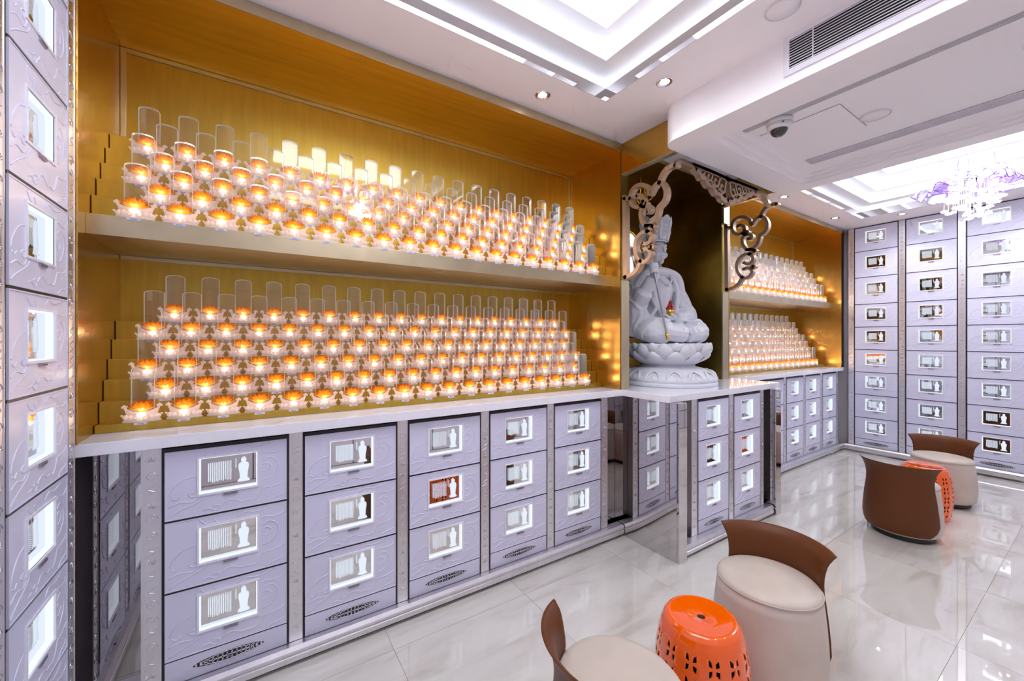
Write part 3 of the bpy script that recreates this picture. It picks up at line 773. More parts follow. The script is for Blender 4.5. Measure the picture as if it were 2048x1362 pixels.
t = thing('carved_canopy', 'taupe carved scrollwork canopy framing the front of the statue niche', 'canopy', (2.335, YM, ZT))
def OX(x): return lambda a, b, c: (x + c - 2.335, a - YM, b - ZT)
bbox('side_panel', 0, .010, 1.632 - YM, -.002, 2.745 - ZT, ZC - .002 - ZT, M['gold_side'], t, .001)
bbox('side_panel', 1.398, 1.408, 1.632 - YM, -.002, 2.745 - ZT, ZC - .002 - ZT, M['gold_side'], t, .001)
bbox('soffit_rail', 0, .045, 1.632 - YM, -.002, 2.735 - ZT, 2.7448 - ZT, M['gold_trim'], t, .001)
bbox('soffit_rail', 1.363, 1.408, 1.632 - YM, -.002, 2.735 - ZT, 2.7448 - ZT, M['gold_trim'], t, .001)
# bracket strokes traced on the plane x = const, in metres (y, z)
def b2(pts):
    out = []
    for px, py in pts:
        u = 1240 + px / 4.54; v = 310 + py / 4.54; a = (u - 1024) / F_PX; b = (677 - v) / F_PX
        dx = math.cos(HEAD) + a * math.sin(HEAD); dy = math.sin(HEAD) - a * math.cos(HEAD); q = 2.335 / dx
        out.append((dy * q, CAM_H + b * q))
    return out
BR = [([(32,384),(35,600),(38,900),(40,1108)], .034), ([(42,1112),(95,1085),(140,1045),(165,1000),(182,958)], .03),
      ([(195,795),(232,806),(268,778),(277,725),(242,692),(192,706),(150,752),(130,820),(136,892),(170,955),(215,968),(255,932),(266,882),(235,850),(192,868)], .027),
      ([(242,692),(280,662),(298,648)], .032), ([(268,838),(286,832)], .036),
      ([(236,518),(262,506),(264,474),(230,462),(196,482),(180,532),(190,592),(225,640),(272,622),(318,572),(338,502),(345,470),(395,410),(410,330),(384,262),(345,250),(302,286),(266,352),(248,300),(205,270),(150,276),(102,320),(86,392),(102,450),(142,470),(182,455),(202,420),(196,378),(162,362),(142,378)], .028),
      ([(182,455),(215,468)], .03), ([(202,420),(232,436)], .024), ([(225,640),(290,640)], .026),
      ([(352,252),(362,205),(398,142),(450,100),(500,90)], .03), ([(86,392),(60,398),(32,392)], .024)]
def bracket(x):
    m = MB()
    for pts, wd in BR: m.ribbon(cr(b2(pts), 6), wd, 0, .045, OX(x))
    return m
build('scroll_bracket', bracket(2.337), M['taupe'], t)
build('scroll_bracket', bracket(3.737), M['taupe'], t)
# valance: plate parallel to the wall
VY = 1.655; XM = 3.045
def OV(): return lambda a, b, c: (a - 2.335, VY + c - YM, b - ZT)
m = MB(); T = OV()
for s in (-1, 1):
    P_ = lambda l: [(XM + s * a, b) for a, b in l]
    m.ribbon(cr(P_([(.0, 2.715), (.2, 2.722), (.36, 2.722), (.50, 2.716), (.58, 2.716), (.625, 2.690), (.655, 2.662), (.700, 2.650)]), 6), .034, 0, .04, T)
    m.ribbon(cr(P_([(0, 2.722), (.2, 2.727), (.45, 2.727)]), 5), .022, 0, .04, T)
    # scalloped lower edge
    m.ribbon(cr(P_([(.0, 2.56), (.05, 2.552), (.085, 2.565), (.10, 2.585), (.15, 2.585), (.18, 2.605), (.20, 2.625), (.25, 2.622), (.28, 2.64), (.30, 2.66), (.34, 2.66), (.37, 2.685), (.42, 2.70)]), 6), .032, 0, .04, T)
    # scrolls
    m.ribbon(cr(P_([(.012, 2.735), (.03, 2.68), (.045, 2.62), (.075, 2.60), (.10, 2.625), (.09, 2.655), (.068, 2.65)]), 6), .020, 0, .04, T)
    m.ribbon(cr(P_([(.10, 2.715), (.115, 2.68), (.135, 2.64), (.165, 2.63), (.185, 2.655), (.17, 2.68), (.15, 2.67)]), 6), .018, 0, .04, T)
    m.ribbon(cr(P_([(.205, 2.715), (.215, 2.68), (.24, 2.655), (.265, 2.665), (.265, 2.69), (.245, 2.69)]), 6), .016, 0, .04, T)
    m.ribbon(cr(P_([(.30, 2.715), (.31, 2.69), (.335, 2.68), (.345, 2.695)]), 6), .015, 0, .04, T)
    m.ribbon(cr(P_([(.13, 2.60), (.125, 2.625), (.105, 2.60)]), 4), .018, 0, .04, T)
    m.ribbon(cr(P_([(.225, 2.63), (.215, 2.655), (.195, 2.645)]), 4), .015, 0, .04, T)
build('valance', m, M['taupe'], t)

# ------------------------------------------------------------------ seated statue
def remesh(name, mb, voxel, mat, parent, smooth_it=4):
    me = mb.mesh(name + '_src', mat); o = bpy.data.objects.new(name + '_src', me); C.objects.link(o)
    r = o.modifiers.new('r', 'REMESH'); r.mode = 'VOXEL'; r.voxel_size = voxel; r.use_smooth_shade = True
    if smooth_it: s = o.modifiers.new('s', 'SMOOTH'); s.factor = .5; s.iterations = smooth_it
    dg = bpy.context.evaluated_depsgraph_get(); dg.update()
    m2 = bpy.data.meshes.new_from_object(o.evaluated_get(dg), depsgraph=dg); m2.name = name
    bpy.data.objects.remove(o); bpy.data.meshes.remove(me)
    if not m2.materials: m2.materials.append(mat)
    for p in m2.polygons: p.use_smooth = True
    return obj(name, m2, parent)
SX, SY, SRZ = 3.02, 2.165, -.14
KR, KB, KZ = 1.335, 1.22, 1.19
def scl(mb, k, kz=1.0, zr=0.0):
    mb.v = [(x * k, y * k, zr + (z - zr) * kz) for x, y, z in mb.v]; return mb
def sw(p):
    c, q = math.cos(SRZ), math.sin(SRZ); return Vector((SX + p[0] * c - p[1] * q, SY + p[0] * q + p[1] * c, ZT + p[2]))
from mathutils.bvhtree import BVHTree
st = thing('seated_statue', 'white stone robed figure seated cross-legged on a lotus throne', 'statue', (SX, SY, ZT), SRZ)
# base with carved scrolls
m = MB().lathe([(.285, 0), (.290, .004), (.292, .028), (.288, .034), (.285, .036), (.290, .040), (.290, .062), (.276, .085), (.250, .112), (.225, .132), (.190, .145), (.165, .150), (.160, .185)], 64)
build('base', scl(m, KR), M['statue'], st)
m = MB(); n = 14
for k in range(n):
    a = 2 * PI * k / n
    def at(r, z, da): return (r * math.cos(a + da), r * math.sin(a + da), z)
    m.tube(cr([at(.283, .062, -.16), at(.272, .10, -.12), at(.245, .125, .0), at(.272, .10, .12), at(.284, .062, .13), at(.284, .058, .04), at(.274, .085, .0), at(.268, .092, .05)], 4), .008, 6)
build('scroll_carving', scl(m, KR), M['statue'], st)
# lotus throne
build('throne_core', scl(MB().lathe([(.150, .165), (.185, .185), (.215, .225), (.236, .285), (.242, .335), (.240, .345), (.06, .350)], 64), KR), M['statue'], st)
def petal(n, r0, r1, z0, z1, wd, bulge):
    v = []; N = 8
    for i in range(N + 1):
        s = i / N; r = r0 + (r1 - r0) * s ** .8 + bulge * math.sin(PI * s); z = z0 + (z1 - z0) * s
        ww = wd * (math.sin(PI * (.30 + .62 * s)) ** .7) if s < .97 else wd * .22
        for j in range(-3, 4):
            q = j / 3 * ww; rr = r - .016 * (j / 3) ** 2
            v.append((rr * math.cos(q / r), rr * math.sin(q / r), z - .006 * (j / 3) ** 2 * s))
    return MB().add(v, [(i * 7 + j, i * 7 + j + 1, i * 7 + j + 8, i * 7 + j + 7) for i in range(N) for j in range(6)], 0, True)
pm1 = petal(0, .162, .250, .176, .285, .060, .030); pm2 = petal(0, .192, .258, .205, .350, .060, .028); pm3 = petal(0, .222, .254, .258, .356, .052, .012)
for q, (pb, n, off) in enumerate(((pm1, 11, .1), (pm2, 11, .386), (pm3, 11, .1))):
    me = scl(pb, KR).mesh('throne_petal', M['statue'], recalc=False)
    for k in range(n): obj('throne_petal', me, st, (0, 0, 0), off + 2 * PI * k / n)
# body: one continuous surface; local z measured from the worktop
z0 = .345; by = .165
m = MB()
m.ball((0, .04, z0 + .075), .18, 20, rx=1.25, ry=1.12, rz=.50)                          # lap
for s in (-1, 1):
    m.ball((s * .165, -.045, z0 + .085), .105, 16, rx=1.05, ry=1.15, rz=.80)             # knees
    m.tube(cr([(s * .10, .10, z0 + .11), (s * .19, .0, z0 + .10), (s * .14, -.12, z0 + .08), (s * .02, -.155, z0 + .065)], 6), [.09] * 7 + [.085] * 6 + [.06] * 6, 12)
    m.ball((s * .055, -.125, z0 + .095), .06, 12, rx=1.5, ry=.8, rz=.55)                 # crossed feet under cloth
m.tube(cr([(0, by - .01, z0 + .05), (0, by, z0 + .20), (0, by, z0 + .34), (0, by, z0 + .46), (0, by + .005, z0 + .545)], 4), [.165, .160, .152, .148, .144, .142, .142, .145, .150, .155, .156, .150, .138, .118, .095, .075, .05], 20)
for s in (-1, 1):
    m.ball((s * .125, by, z0 + .475), .085, 14, rx=1.0, ry=.95, rz=.8)                   # shoulders
# upper arms and wide sleeves
m.tube(cr([(-.15, by, z0 + .47), (-.215, by - .04, z0 + .36), (-.235, by - .09, z0 + .29), (-.228, by - .17, z0 + .36), (-.208, by - .235, z0 + .455)], 5), [.075] * 6 + [.078] * 5 + [.066] * 5 + [.045] * 5, 12)
m.tube(cr([(.15, by, z0 + .47), (.215, by - .04, z0 + .34), (.215, by - .08, z0 + .23), (.12, by - .17, z0 + .185), (.0, by - .225, z0 + .175)], 5), [.075] * 6 + [.08] * 5 + [.075] * 5 + [.05] * 5, 12)
m.tube(cr([(-.235, by - .09, z0 + .30), (-.25, by - .10, z0 + .18), (-.235, by - .08, z0 + .06)], 5), [.07] * 5 + [.055] * 6, 12)    # hanging sleeve
m.tube(cr([(.235, by - .09, z0 + .26), (.24, by - .11, z0 + .15), (.22, by - .09, z0 + .05)], 5), [.07] * 5 + [.055] * 6, 12)
# shawl over shoulders
m.tube(cr([(-.24, by - .07, z0 + .35), (-.17, by - .10, z0 + .48), (-.07, by - .10, z0 + .53), (.07, by - .10, z0 + .53), (.17, by - .10, z0 + .48), (.24, by - .07, z0 + .33)], 5), .034, 10)
m.tube(cr([(-.10, by - .10, z0 + .52), (-.13, by - .15, z0 + .40), (-.09, by - .165, z0 + .26), (-.02, by - .17, z0 + .17)], 5), .016, 8)
m.tube(cr([(.10, by - .10, z0 + .52), (.12, by - .14, z0 + .40), (.09, by - .16, z0 + .26), (.04, by - .17, z0 + .17)], 5), .016, 8)
folds = []
# drapery folds
rnd = random.Random(11)
for s in (-1, 1):
    for k in range(6):
        f = k / 5
        folds.append((cr([(s * (.10 + .12 * f), by - .10 + .05 * f, z0 + .44 - .03 * f), (s * (.135 + .115 * f), by - .15 + .04 * f, z0 + .30), (s * (.15 + .10 * f), by - .17 + .05 * f, z0 + .17 - .02 * f), (s * (.19 + .06 * f), by - .13 + .03 * f, z0 + .06)], 7), .0135))
    for k in range(5):
        f = k / 4
        folds.append((cr([(s * (.06 + .05 * f), -.08 + .03 * f, z0 + .165), (s * (.14 + .06 * f), -.115 + .06 * f, z0 + .155 - .02 * f), (s * (.215 + .04 * f), -.07 + .08 * f, z0 + .11 - .02 * f), (s * (.24 + .02 * f), -.01 + .07 * f, z0 + .05)], 7), .0115))
for k in range(5):
    f = k / 4; folds.append((cr([(-.16 + .06 * f, -.12, z0 + .13 - .02 * f), (-.05, -.17, z0 + .10 - .022 * f), (.06, -.172, z0 + .10 - .022 * f), (.16 - .06 * f, -.12, z0 + .13 - .02 * f)], 7), .008))
# neck and head, tilted slightly down
hc = Vector((0, by - .03, z0 + .70))
m.tube([(0, by, z0 + .52), (0, by - .012, z0 + .63)], [.058, .050], 14)
m.ball((hc.x, hc.y, hc.z), .092, 18, rx=.86, ry=.98, rz=1.12)
m.ball((hc.x, hc.y - .028, hc.z - .045), .064, 14, rx=.96, ry=.95, rz=1.05)                    # jaw
m.ball((hc.x, hc.y - .070, hc.z - .088), .022, 10)                                            # chin
m.tube([(0, hc.y - .090, hc.z + .022), (0, hc.y - .101, hc.z - .012), (0, hc.y - .108, hc.z - .028)], [.008, .009, .012], 8)   # nose
for s in (-1, 1):
    m.tube(cr([(s * .014, hc.y - .092, hc.z + .026), (s * .034, hc.y - .086, hc.z + .034), (s * .055, hc.y - .068, hc.z + .024)], 3), .0055, 6)   # brows
    m.ball((s * .032, hc.y - .078, hc.z + .006), .0155, 10, rx=1.25, ry=.7, rz=.72)                                        # lids
    m.ball((s * .038, hc.y - .066, hc.z - .04), .024, 10)                                                                 # cheeks
    m.tube(cr([(s * .080, hc.y + .008, hc.z + .03), (s * .087, hc.y + .004, hc.z - .005), (s * .082, hc.y, hc.z - .05), (s * .078, hc.y, hc.z - .085)], 4), [.013] * 6 + [.010] * 7, 8)   # long ears
    m.tube(cr([(s * .045, hc.y + .02, hc.z + .05), (s * .080, hc.y + .045, hc.z - .03), (s * .11, by, z0 + .56), (s * .14, by - .05, z0 + .47)], 4), .014, 8)   # hair / ribbon
m.tube(cr([(-.022, hc.y - .088, hc.z - .055), (0, hc.y - .0965, hc.z - .052), (.022, hc.y - .088, hc.z - .055)], 3), .0062, 6)
m.tube(cr([(-.016, hc.y - .087, hc.z - .064), (0, hc.y - .095, hc.z - .066), (.016, hc.y - .087, hc.z - .064)], 3), .0062, 6)
# right hand (towards the long alcove) raised, fingers closing on the staff
hp = Vector((-.213, -.085, z0 + .488))
m.tube([(hp.x + .02, hp.y + .01, hp.z - .04), (hp.x, hp.y, hp.z + .02)], [.030, .032], 10)
for k, (dz, ln) in enumerate(((.052, .058), (.034, .062), (.016, .058), (0, .048))):
    q = hp + Vector((-.008, -.024, dz - .004))
    m.tube(cr([(q.x + .020, q.y + .010, q.z), (q.x - .006, q.y - .016, q.z + .006), (q.x - .034, q.y - .018, q.z + .004), (q.x - .044, q.y + .004, q.z), (q.x - .030, q.y + .016, q.z - .002)], 4), .0085, 7)
m.tube(cr([(hp.x + .012, hp.y - .01, hp.z + .03), (hp.x - .012, hp.y + .0, hp.z + .066), (hp.x - .034, hp.y - .014, hp.z + .072)], 4), .0092, 7)
# left hand in the lap, palm up, cupping the jewel
lh = Vector((-.055, -.072, z0 + .180))
m.ball((lh.x, lh.y, lh.z), .040, 12, rx=1.15, ry=.9, rz=.45)
for k in range(4):
    q = lh + Vector((-.045, -.026 + .0165 * k, .002))
    m.tube(cr([(q.x + .03, q.y, q.z), (q.x + .002, q.y, q.z + .004), (q.x - .016, q.y, q.z + .018 + .004 * (k % 2))], 3), .0085, 7)
m.tube(cr([(lh.x + .01, lh.y - .032, lh.z + .006), (lh.x - .012, lh.y - .040, lh.z + .018), (lh.x - .028, lh.y - .03, lh.z + .028)], 3), .009, 7)
scl(m, KB, KZ, z0)
tmp = remesh('body_core', m, .009, M['statue'], None, 3)
bv = BVHTree.FromPolygons([v.co.copy() for v in tmp.data.vertices], [tuple(p.vertices) for p in tmp.data.polygons])
for path, r in folds:
    P2 = []
    for x, y, z in path:
        q = Vector((x * KB, y * KB - .0, z0 + (z - z0) * KZ)); hit = bv.find_nearest(q)
        if hit[0] is not None: P2.append(tuple(hit[0] + hit[1] * .003))
    n_ = len(P2)
    if n_ > 3: m.tube(P2, [r * KB * math.sin(PI * (.08 + .84 * i / (n_ - 1))) ** .5 for i in range(n_)], 8)
bpy.data.objects.remove(tmp)
remesh('body', m, .0052, M['statue'], st, 1)
# necklace and five-leaf crown
m = MB().tube(cr([(-.07, by - .115, z0 + .53), (-.045, by - .155, z0 + .46), (0, by - .168, z0 + .43), (.045, by - .155, z0 + .46), (.07, by - .115, z0 + .53)], 5), .006, 6)
m.ball((0, by - .172, z0 + .425), .013, 8)
build('necklace', scl(m, KB, KZ, z0), M['statue'], st)
cw = MB().lathe([(.088, .055), (.094, .060), (.094, .078), (.088, .082)], 28, tuple(hc), .92, 1.02, cap=False)
cw.lathe([(.078, .07), (.070, .14), (.05, .19), (.03, .22), (1e-4, .235)], 24, tuple(hc), .92, 1.0, cap=False)
crown = build('crown', scl(cw, KB, KZ, z0), M['statue'], st)
leaf = [(0, .0), (.044, .0), (.054, .05), (.050, .09), (.056, .125), (.046, .150), (.030, .158), (.016, .172), (0, .178), (-.016, .172), (-.030, .158), (-.046, .150), (-.056, .125), (-.050, .09), (-.054, .05), (-.044, .0)]
for k in range(5):
    a = -PI / 2 + (k - 2) * .66
    r = .094
    def Tl(p, q, c, a=a): return (hc.x + (r + c + q * .16) * math.cos(a) * .92 - p * math.sin(a), hc.y + (r + c + q * .16) * math.sin(a) * 1.02 + p * math.cos(a), hc.z + .066 + q)
    mm = MB().prism(leaf, -.004, .006, T=Tl)
    mm.tube([Tl(.020 * math.cos(z), .06 + .028 * math.sin(z), .008) for z in [2 * PI * i / 12 for i in range(12)]], .004, 5, closed=True)
    mm.tube(cr([Tl(-.022, .11, .008), Tl(0, .125, .008), Tl(.022, .11, .008), Tl(0, .15, .008)], 3), .004, 5)
    v = Tl(0, .06, .010); mm.ball(v, .010, 8)
    build('crown_leaf', scl(mm, KB, KZ, z0), M['statue'], crown)

# flaming jewel in the statue's left hand
jl = sw((lh.x * KB, lh.y * KB, z0 + (lh.z - z0 + .018) * KZ))
t = thing('flaming_jewel', 'small gold jewel with red flame resting in the statue hand', 'ornament', tuple(jl))
build('orb', MB().lathe([(.006, 0), (.020, .006), (.030, .022), (.032, .036), (.026, .052), (.016, .062), (.008, .066)], 20), M['polished_gold'], t)
m = MB()
for k in range(6):
    a = PI * k / 3 + .3; r = .020
    m.tube(cr([(r * math.cos(a), r * math.sin(a), .045), (r * 1.35 * math.cos(a + .15), r * 1.35 * math.sin(a + .15), .065), (r * .7 * math.cos(a + .3), r * .7 * math.sin(a + .3), .088 + .008 * (k % 2)), (r * .35 * math.cos(a), r * .35 * math.sin(a), .105 + .014 * (k % 3))], 4), [.009] * 5 + [.007] * 4 + [.0045, .0035, .002, .001], 6)
m.tube([(0, 0, .05), (.002, 0, .09), (0, 0, .135)], [.016, .012, .001], 8)
build('flame', m, M['flame'], t)

# ringed staff held upright
hh = sw(((hp.x - .030) * KB, (hp.y - .022) * KB, z0 + (hp.z + .03 - z0) * KZ)); b0 = Vector((2.715, 1.945, ZT + .372)); d = (hh - b0).normalized()
t = thing('ringed_staff', 'long dark steel staff with gold rings held by the statue', 'staff', tuple(b0))
top = d * 1.16
build('shaft', MB().tube([d * .03, top], .0072, 10), M['wire'], t)
build('ferrule', MB().tube([d * 0, d * .012, d * .03, d * .05, d * .058], [.004, .012, .009, .013, .008], 10), M['polished_gold'], t)
m = MB()
e = top
for s in (-1, 1):
    m.tube(cr([tuple(e), tuple(e + Vector((0, s * .05, .03))), tuple(e + Vector((0, s * .075, .09))), tuple(e + Vector((0, s * .045, .15))), tuple(e + Vector((0, s * .012, .18)))], 5), .006, 6)
    m.tube(cr([tuple(e), tuple(e + Vector((s * .045, 0, .03))), tuple(e + Vector((s * .065, 0, .09))), tuple(e + Vector((s * .04, 0, .15))), tuple(e + Vector((0, 0, .18)))], 5), .006, 6)
m.tube([tuple(e - Vector((0, 0, .02))), tuple(e + Vector((0, 0, .20))), tuple(e + Vector((0, 0, .235)))], [.008, .006, .001], 8)
build('finial', m, M['polished_gold'], t)
for k in range(6):
    a = PI * k / 3; c = e + Vector((.066 * math.cos(a), .066 * math.sin(a), .035 + .012 * (k % 3)))
    build('ring', MB().tube([tuple(c + Vector((.030 * math.cos(q) * math.cos(a), .030 * math.cos(q) * math.sin(a), .034 * math.sin(q)))) for q in [2 * PI * i / 16 for i in range(16)]], .0032, 6, closed=True), M['polished_gold'], t)
# silver halo plate behind the head
t = thing('halo_plate', 'polished silver leaf-shaped halo standing behind the statue head', 'ornament', (SX - .02, SY + .445, ZT))
pl = cr([(0, 1.55), (-.22, 1.42), (-.36, 1.15), (-.34, .88), (-.18, .74), (0, .70), (.18, .74), (.34, .88), (.36, 1.15), (.22, 1.42)], 6, True)
build('plate', MB().prism([(a, b - .12) for a, b in pl], 0, .008, T=lambda a, b, c: (a, -c, b)), M['chrome'], t)
build('rim', MB().tube([(a, -.004, b - .12) for a, b in pl], .014, 8, closed=True), M['polished_gold'], t)
for s in (-1, 0, 1):
    m = MB().ribbon(cr([(s * .2, .66), (s * .24 + .03, .85), (s * .16, 1.05), (s * .05, 1.25)], 6), lambda q: .05 * math.sin(PI * min(.98, max(.05, q))) + .004, .009, .014, lambda a, b, c: (a, -c, b))
    build('embossed_leaf', m, M['chrome'], t)
build('stand', MB().tube([(0, -.004, .0), (0, -.004, .60)], .012, 8), M['chrome'], t)

# ------------------------------------------------------------------ low barrel chairs
def chair_meshes():
    d = {}
    prof = [(.165, .036), (.190, .038), (.207, .052), (.216, .085), (.219, .13), (.217, .20), (.211, .28), (.204, .35), (.199, .392)]
    d['body'] = MB().lathe(prof, 56, sx=.98, sy=1.02).mesh('body', M['cream'])
    d['seat'] = MB().lathe([(.199, .392), (.2005, .400), (.198, .408), (.190, .416), (.165, .422), (.10, .426), (1e-4, .427)], 56, sx=.98, sy=1.02, cap=False).mesh('seat', M['cream'])
    d['piping'] = MB().tube([(.2005 * .98 * math.cos(q), .2005 * 1.02 * math.sin(q), .402) for q in [2 * PI * k / 64 for k in range(64)]], .0022, 6, closed=True).mesh('piping', M['cream'])
    d['base'] = MB().lathe([(.178, 0), (.180, .003), (.180, .034), (.174, .036)], 48, sx=.98, sy=1.02).mesh('base', M['dark'])
    # flared back shell
    def R(z):
        pts = prof + [(.198, .43), (.200, .46), (.205, .49), (.214, .52), (.228, .545), (.243, .562)]
        for (r0, z0), (r1, z1) in zip(pts, pts[1:]):
            if z0 <= z <= z1: return r0 + (r1 - r0) * (z - z0) / max(1e-6, z1 - z0)
        return pts[-1][0]
    zs = [.056, .075, .10, .14, .20, .27, .34, .39, .43, .46, .485, .505, .525, .54, .552, .562]
    n = 40; v = []
    for side in (0, 1):
        for z in zs:
            half = math.radians(64) if z > .1 else math.radians(64 - (.1 - z) * 260)
            if z > .5: half += math.radians((z - .5) * 40)
            if z < .44 and z > .1: half += math.radians(6 * (1 - (z - .1) / .34))
            for k in range(n + 1):
                a = -half + 2 * half * k / n; r = R(z) + (.011 if side == 0 else .001 if z < .40 else -.003)
                if z > .55: r += (-.003 if side == 0 else .004)
                zz = z + (.006 * math.cos(a) if z > .5 else 0)
                v.append((r * math.cos(a) * .98, r * math.sin(a) * 1.02, zz))
    m = MB(); W = n + 1; H = len(zs); f = []
    for s in (0, 1):
        o = s * W * H
        for i in range(H - 1):
            for k in range(n): f.append((o + i * W + k, o + i * W + k + 1, o + (i + 1) * W + k + 1, o + (i + 1) * W + k))
    o = W * H
    for i in range(H - 1): f += [(i * W, (i + 1) * W, o + (i + 1) * W, o + i * W), (i * W + n, o + i * W + n, o + (i + 1) * W + n, (i + 1) * W + n)]
    for k in range(n): f += [(k, o + k, o + k + 1, k + 1), ((H - 1) * W + k, (H - 1) * W + k + 1, o + (H - 1) * W + k + 1, o + (H - 1) * W + k)]
    m.add(v, f, 0, True); d['back'] = m.mesh('back_shell', M['brown'])
    return d
CH = chair_meshes()
def chair(label, x, y, rz):
    t = thing('barrel_chair', label, 'chair', (x, y, 0), rz, 'low barrel chairs')
    for k, nm in (('base', 'base'), ('body', 'body'), ('seat', 'seat'), ('piping', 'piping'), ('back', 'back_shell')): obj(nm, CH[k], t)
chair('cream barrel chair with brown wrap back, between near orange stool and altar', 1.955, .885, .17)
chair('cream barrel chair with brown wrap back, across the near orange stool from the altar', .975, .875, PI - .12)
chair('barrel chair whose plain brown back shell hides the far orange stool', 4.205, .940, PI)
chair('cream barrel chair in front of the end lockers behind the far orange stool', 5.32, .925, .12)

# ------------------------------------------------------------------ pierced orange garden stools
def garden_stool_mesh():
    prof = [(.150, .0), (.154, .012), (.163, .06), (.170, .12), (.173, .18), (.171, .24), (.165, .30), (.157, .35), (.147, .385), (.137, .408), (.127, .420)]
    def R(z):
        for (r0, z0), (r1, z1) in zip(prof, prof[1:]):
            if z0 <= z <= z1 + 1e-9: return r0 + (r1 - r0) * (z - z0) / (z1 - z0)
        return prof[-1][0]
    NU, zs = 432, []
    z = 0
    while z < .4201: zs.append(z); z += .003
    NZ = 9; cell = 2 * PI / 26; ch = .0375; za, zb_ = .0375, .0375 + ch * 9
    def sdf(a, z):
        # leaf-shaped holes along the diagonals of a square lattice (touching-circles pattern)
        if z < za - .001 or z > zb_ + .001: return 1
        u = a / cell; w_ = (z - za) / ch
        best = 1
        for du, dw, s in ((math.floor(u), math.floor(w_), 1),):
            fu, fw = u - du, w_ - dw
            if (du + dw) % 2: fu = 1 - fu
            # diagonal from (0,0) to (1,1)
            p = (fu + fw - 1) / 1.4142; q = (fu - fw) / 1.4142
            hl = .55; hw_ = .215
            Rr = (hl * hl + hw_ * hw_) / (2 * hw_); c = Rr - hw_
            d1 = math.hypot(p, q - c) - Rr; d2 = math.hypot(p, q + c) - Rr
            best = min(best, max(d1, d2))
        return best
    v = []; idx = {}
    grid = [[(2 * PI * k / NU, zz) for k in range(NU)] for zz in zs]
    sd = [[sdf(a, zz) for a, zz in row] for row in grid]
    keep = []
    for i in range(len(zs) - 1):
        for k in range(NU):
            k2 = (k + 1) % NU; q = (sd[i][k], sd[i][k2], sd[i + 1][k2], sd[i + 1][k])
            if sum(1 for x_ in q if x_ < 0) < 3 : keep.append((i, k, k2))
    e = .004
    pos = {}
    for i, zz in enumerate(zs):
        for k in range(NU):
            a = 2 * PI * k / NU
            if sd[i][k] < .0 and za < zz < zb_:
                for _ in range(3):
                    s0 = sdf(a, zz); ga = (sdf(a + e, zz) - s0) / (e / cell); gz = (sdf(a, zz + e * .1) - s0) / (e * .1 / ch); g2 = ga * ga + gz * gz
                    if g2 < 1e-6: break
                    a -= s0 * ga / g2 * cell; zz -= s0 * gz / g2 * ch
            pos[i, k] = (a, min(max(zz, 0), .42))
    m = MB(); vid = {}
    def V(i, k, inner):
        key = (i, k, inner)
        if key not in vid:
            a, zz = pos[i, k]; r = R(zz) - (.0028 if inner else 0)
            m.v.append((r * math.cos(a), r * math.sin(a), zz)); vid[key] = len(m.v) - 1
        return vid[key]
    edges = {}
    for i, k, k2 in keep:
        q = [(i, k), (i, k2), (i + 1, k2), (i + 1, k)]
        m.f.append(tuple(V(*p, 0) for p in q)); m.mi.append(0); m.sm.append(True)
        m.f.append(tuple(V(*p, 1) for p in q[::-1])); m.mi.append(1); m.sm.append(True)
        for a_, b_ in zip(q, q[1:] + q[:1]): edges[a_, b_] = edges.get((a_, b_), 0) + 1
    for a_, b_ in list(edges):
        if (b_, a_) not in edges and a_[0] not in (len(zs) - 1,):
            m.f.append((V(*a_, 0), V(*a_, 1), V(*b_, 1), V(*b_, 0))); m.mi.append(0); m.sm.append(False)
    body = m.mesh('pierced_body', [M['orange'], M['dark']], recalc=False)
    top = MB().lathe([(R(.4195), .4195), (.122, .4235), (.117, .4245), (.108, .4225), (.06, .4205), (.017, .420), (.0145, .4185), (.0145, .414)], 64, cap=False).mesh('top', M['orange'])
    hole = MB().lathe([(1e-4, .4150), (.0146, .4150)], 20, cap=False).mesh('hand_hole', M['dark'])
    core = MB().lathe([(.11, .004), (.135, .1), (.135, .3), (.10, .38)], 24).mesh('inner_liner', M['dark'])
    return body, top, hole, core
GS = garden_stool_mesh()
def stool(label, x, y, rz):
    t = thing('garden_stool', label, 'stool', (x, y, 0), rz, 'pierced orange garden stools')
    for me, nm in zip(GS, ('pierced_body', 'top', 'hand_hole', 'inner_liner')): obj(nm, me, t)
stool('glossy orange pierced garden stool between the two near cream chairs', 1.462, .900, .1)
stool('glossy orange pierced garden stool between the two far cream chairs', 4.80, .935, .3)

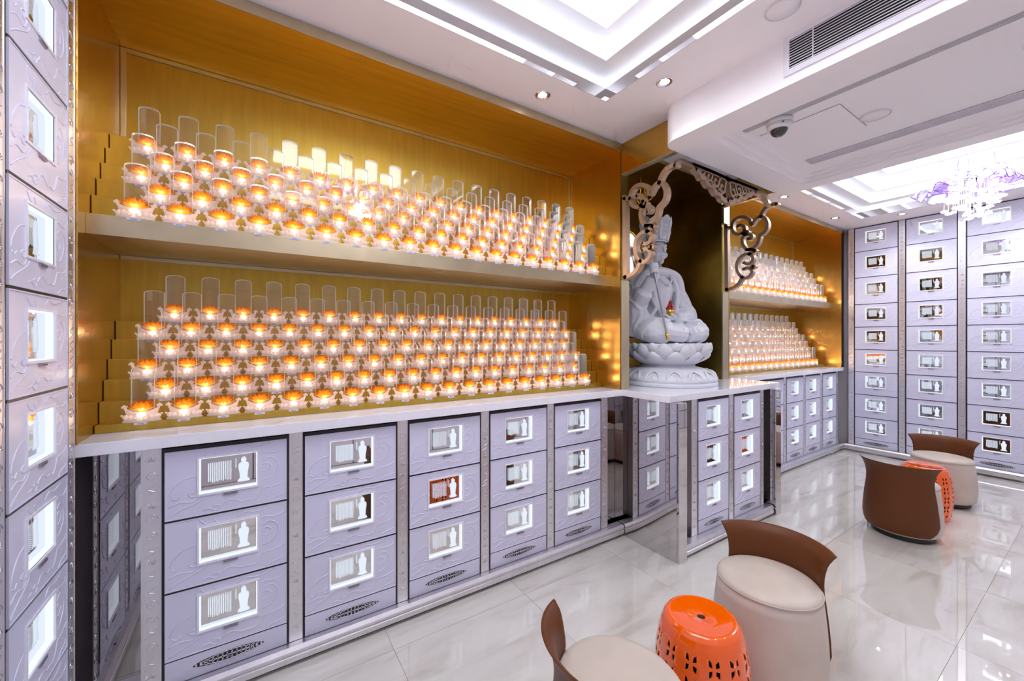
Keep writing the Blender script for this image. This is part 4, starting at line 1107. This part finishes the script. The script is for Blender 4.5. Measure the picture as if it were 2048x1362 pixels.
# ------------------------------------------------------------------ chandelier
def chandelier(CHX, CHY, CHZ, label):
    t = thing('chandelier', label, 'chandelier', (CHX, CHY, CHZ), 0, 'violet glass chandeliers')
    build('ceiling_rose', MB().lathe([(.11, .447), (.11, .432), (.09, .425), (1e-4, .423)], 28), M['chrome'], t)
    for k in range(3):
        a = 2 * PI * k / 3 + .4; build('suspension_wire', MB().tube([(.08 * math.cos(a), .08 * math.sin(a), .43), (.14 * math.cos(a), .14 * math.sin(a), .03)], .0022, 6), M['wire'], t)
    build('frame', MB().lathe([(.05, .02), (.19, .035), (.20, .03), (.19, .022), (.05, .008)], 32, cap=False), M['chrome'], t)
    rnd = random.Random(4)
    for layer, (n, r1, zoff) in enumerate(((7, .37, .0), (6, .27, .05))):
        for k in range(n):
            a0 = 2 * PI * (k + .5 * layer) / n; wid = 2 * PI / n * .62; NI, NJ = 12, 16; v = []; edge = []
            ph = rnd.uniform(0, 6)
            for i in range(NI + 1):
                s = i / NI
                for j in range(NJ + 1):
                    q = j / NJ * 2 - 1; env = math.sqrt(max(0, 1 - abs(q) ** 2.4)) * .88 + .12
                    r = .07 + (r1 - .07) * s * env + .02 * math.sin(q * 9 + ph) * s
                    z = zoff + .06 * math.sin(s * 2.0) - .13 * s ** 3 + .028 * math.sin(q * 8 + ph) * s * s
                    a = a0 + q * wid * (.55 + .45 * s)
                    v.append((r * math.cos(a), r * math.sin(a), z))
            p = build('glass_petal', MB().add(v, [(i * (NJ + 1) + j, i * (NJ + 1) + j + 1, (i + 1) * (NJ + 1) + j + 1, (i + 1) * (NJ + 1) + j) for i in range(NI) for j in range(NJ)], 0, True), M['petal_glass'], t)
            build('rim', MB().tube(v[NI * (NJ + 1):], .0032, 5), M['petal_edge'], p)
    bm_ = MB().lathe([(.010, 0), (.012, -.02), (.018, -.05), (.015, -.075), (1e-4, -.09)], 12).mesh('bulb', M['bulb'])
    for k in range(7):
        a = 2 * PI * k / 7; r = .13 if k else 0
        obj('bulb', bm_, t, (r * math.cos(a), r * math.sin(a), .012))
    bead = MB()
    for k in range(8):
        a = 2 * PI * k / 8; bead.ball((.014 * math.cos(a), .014 * math.sin(a), .004 * (k % 2)), .012, 7, rz=.8)
    bead.ball((0, 0, .004), .014, 8)
    bead_me = bead.mesh('crystal_cluster', M['bead']); 
    for k in range(44):
        a = k * 2.39996; r = .18 * math.sqrt((k + .5) / 44); ln = .14 + .24 * rnd.random() * (1.15 - r / .24)
        x, y = r * math.cos(a), r * math.sin(a)
        o = obj('crystal_cluster', bead_me, t, (x, y, -ln), rnd.random() * 6)
        build('strand', MB().tube([(0, 0, .0), (0, 0, ln + .015)], .0013, 4), M['bead'], o)
        if k % 2 == 0: obj('crystal_cluster', bead_me, t, (x + .012, y, -ln * .55), rnd.random() * 6)
    ld = bpy.data.lights.new('chandelier_light', 'POINT'); ld.energy = L_CHAN; ld.shadow_soft_size = .09; ld.color = (1, .97, .98)
    lo = bpy.data.objects.new('chandelier_light', ld); C.objects.link(lo); lo.parent = t; lo.location = (0, 0, -.24)
chandelier(5.245, .72, 2.88, 'violet glass petal chandelier hanging in the coffer before the end lockers')
chandelier(.83, .72, 2.88, 'violet glass petal chandelier hanging in the coffer before the long alcove')
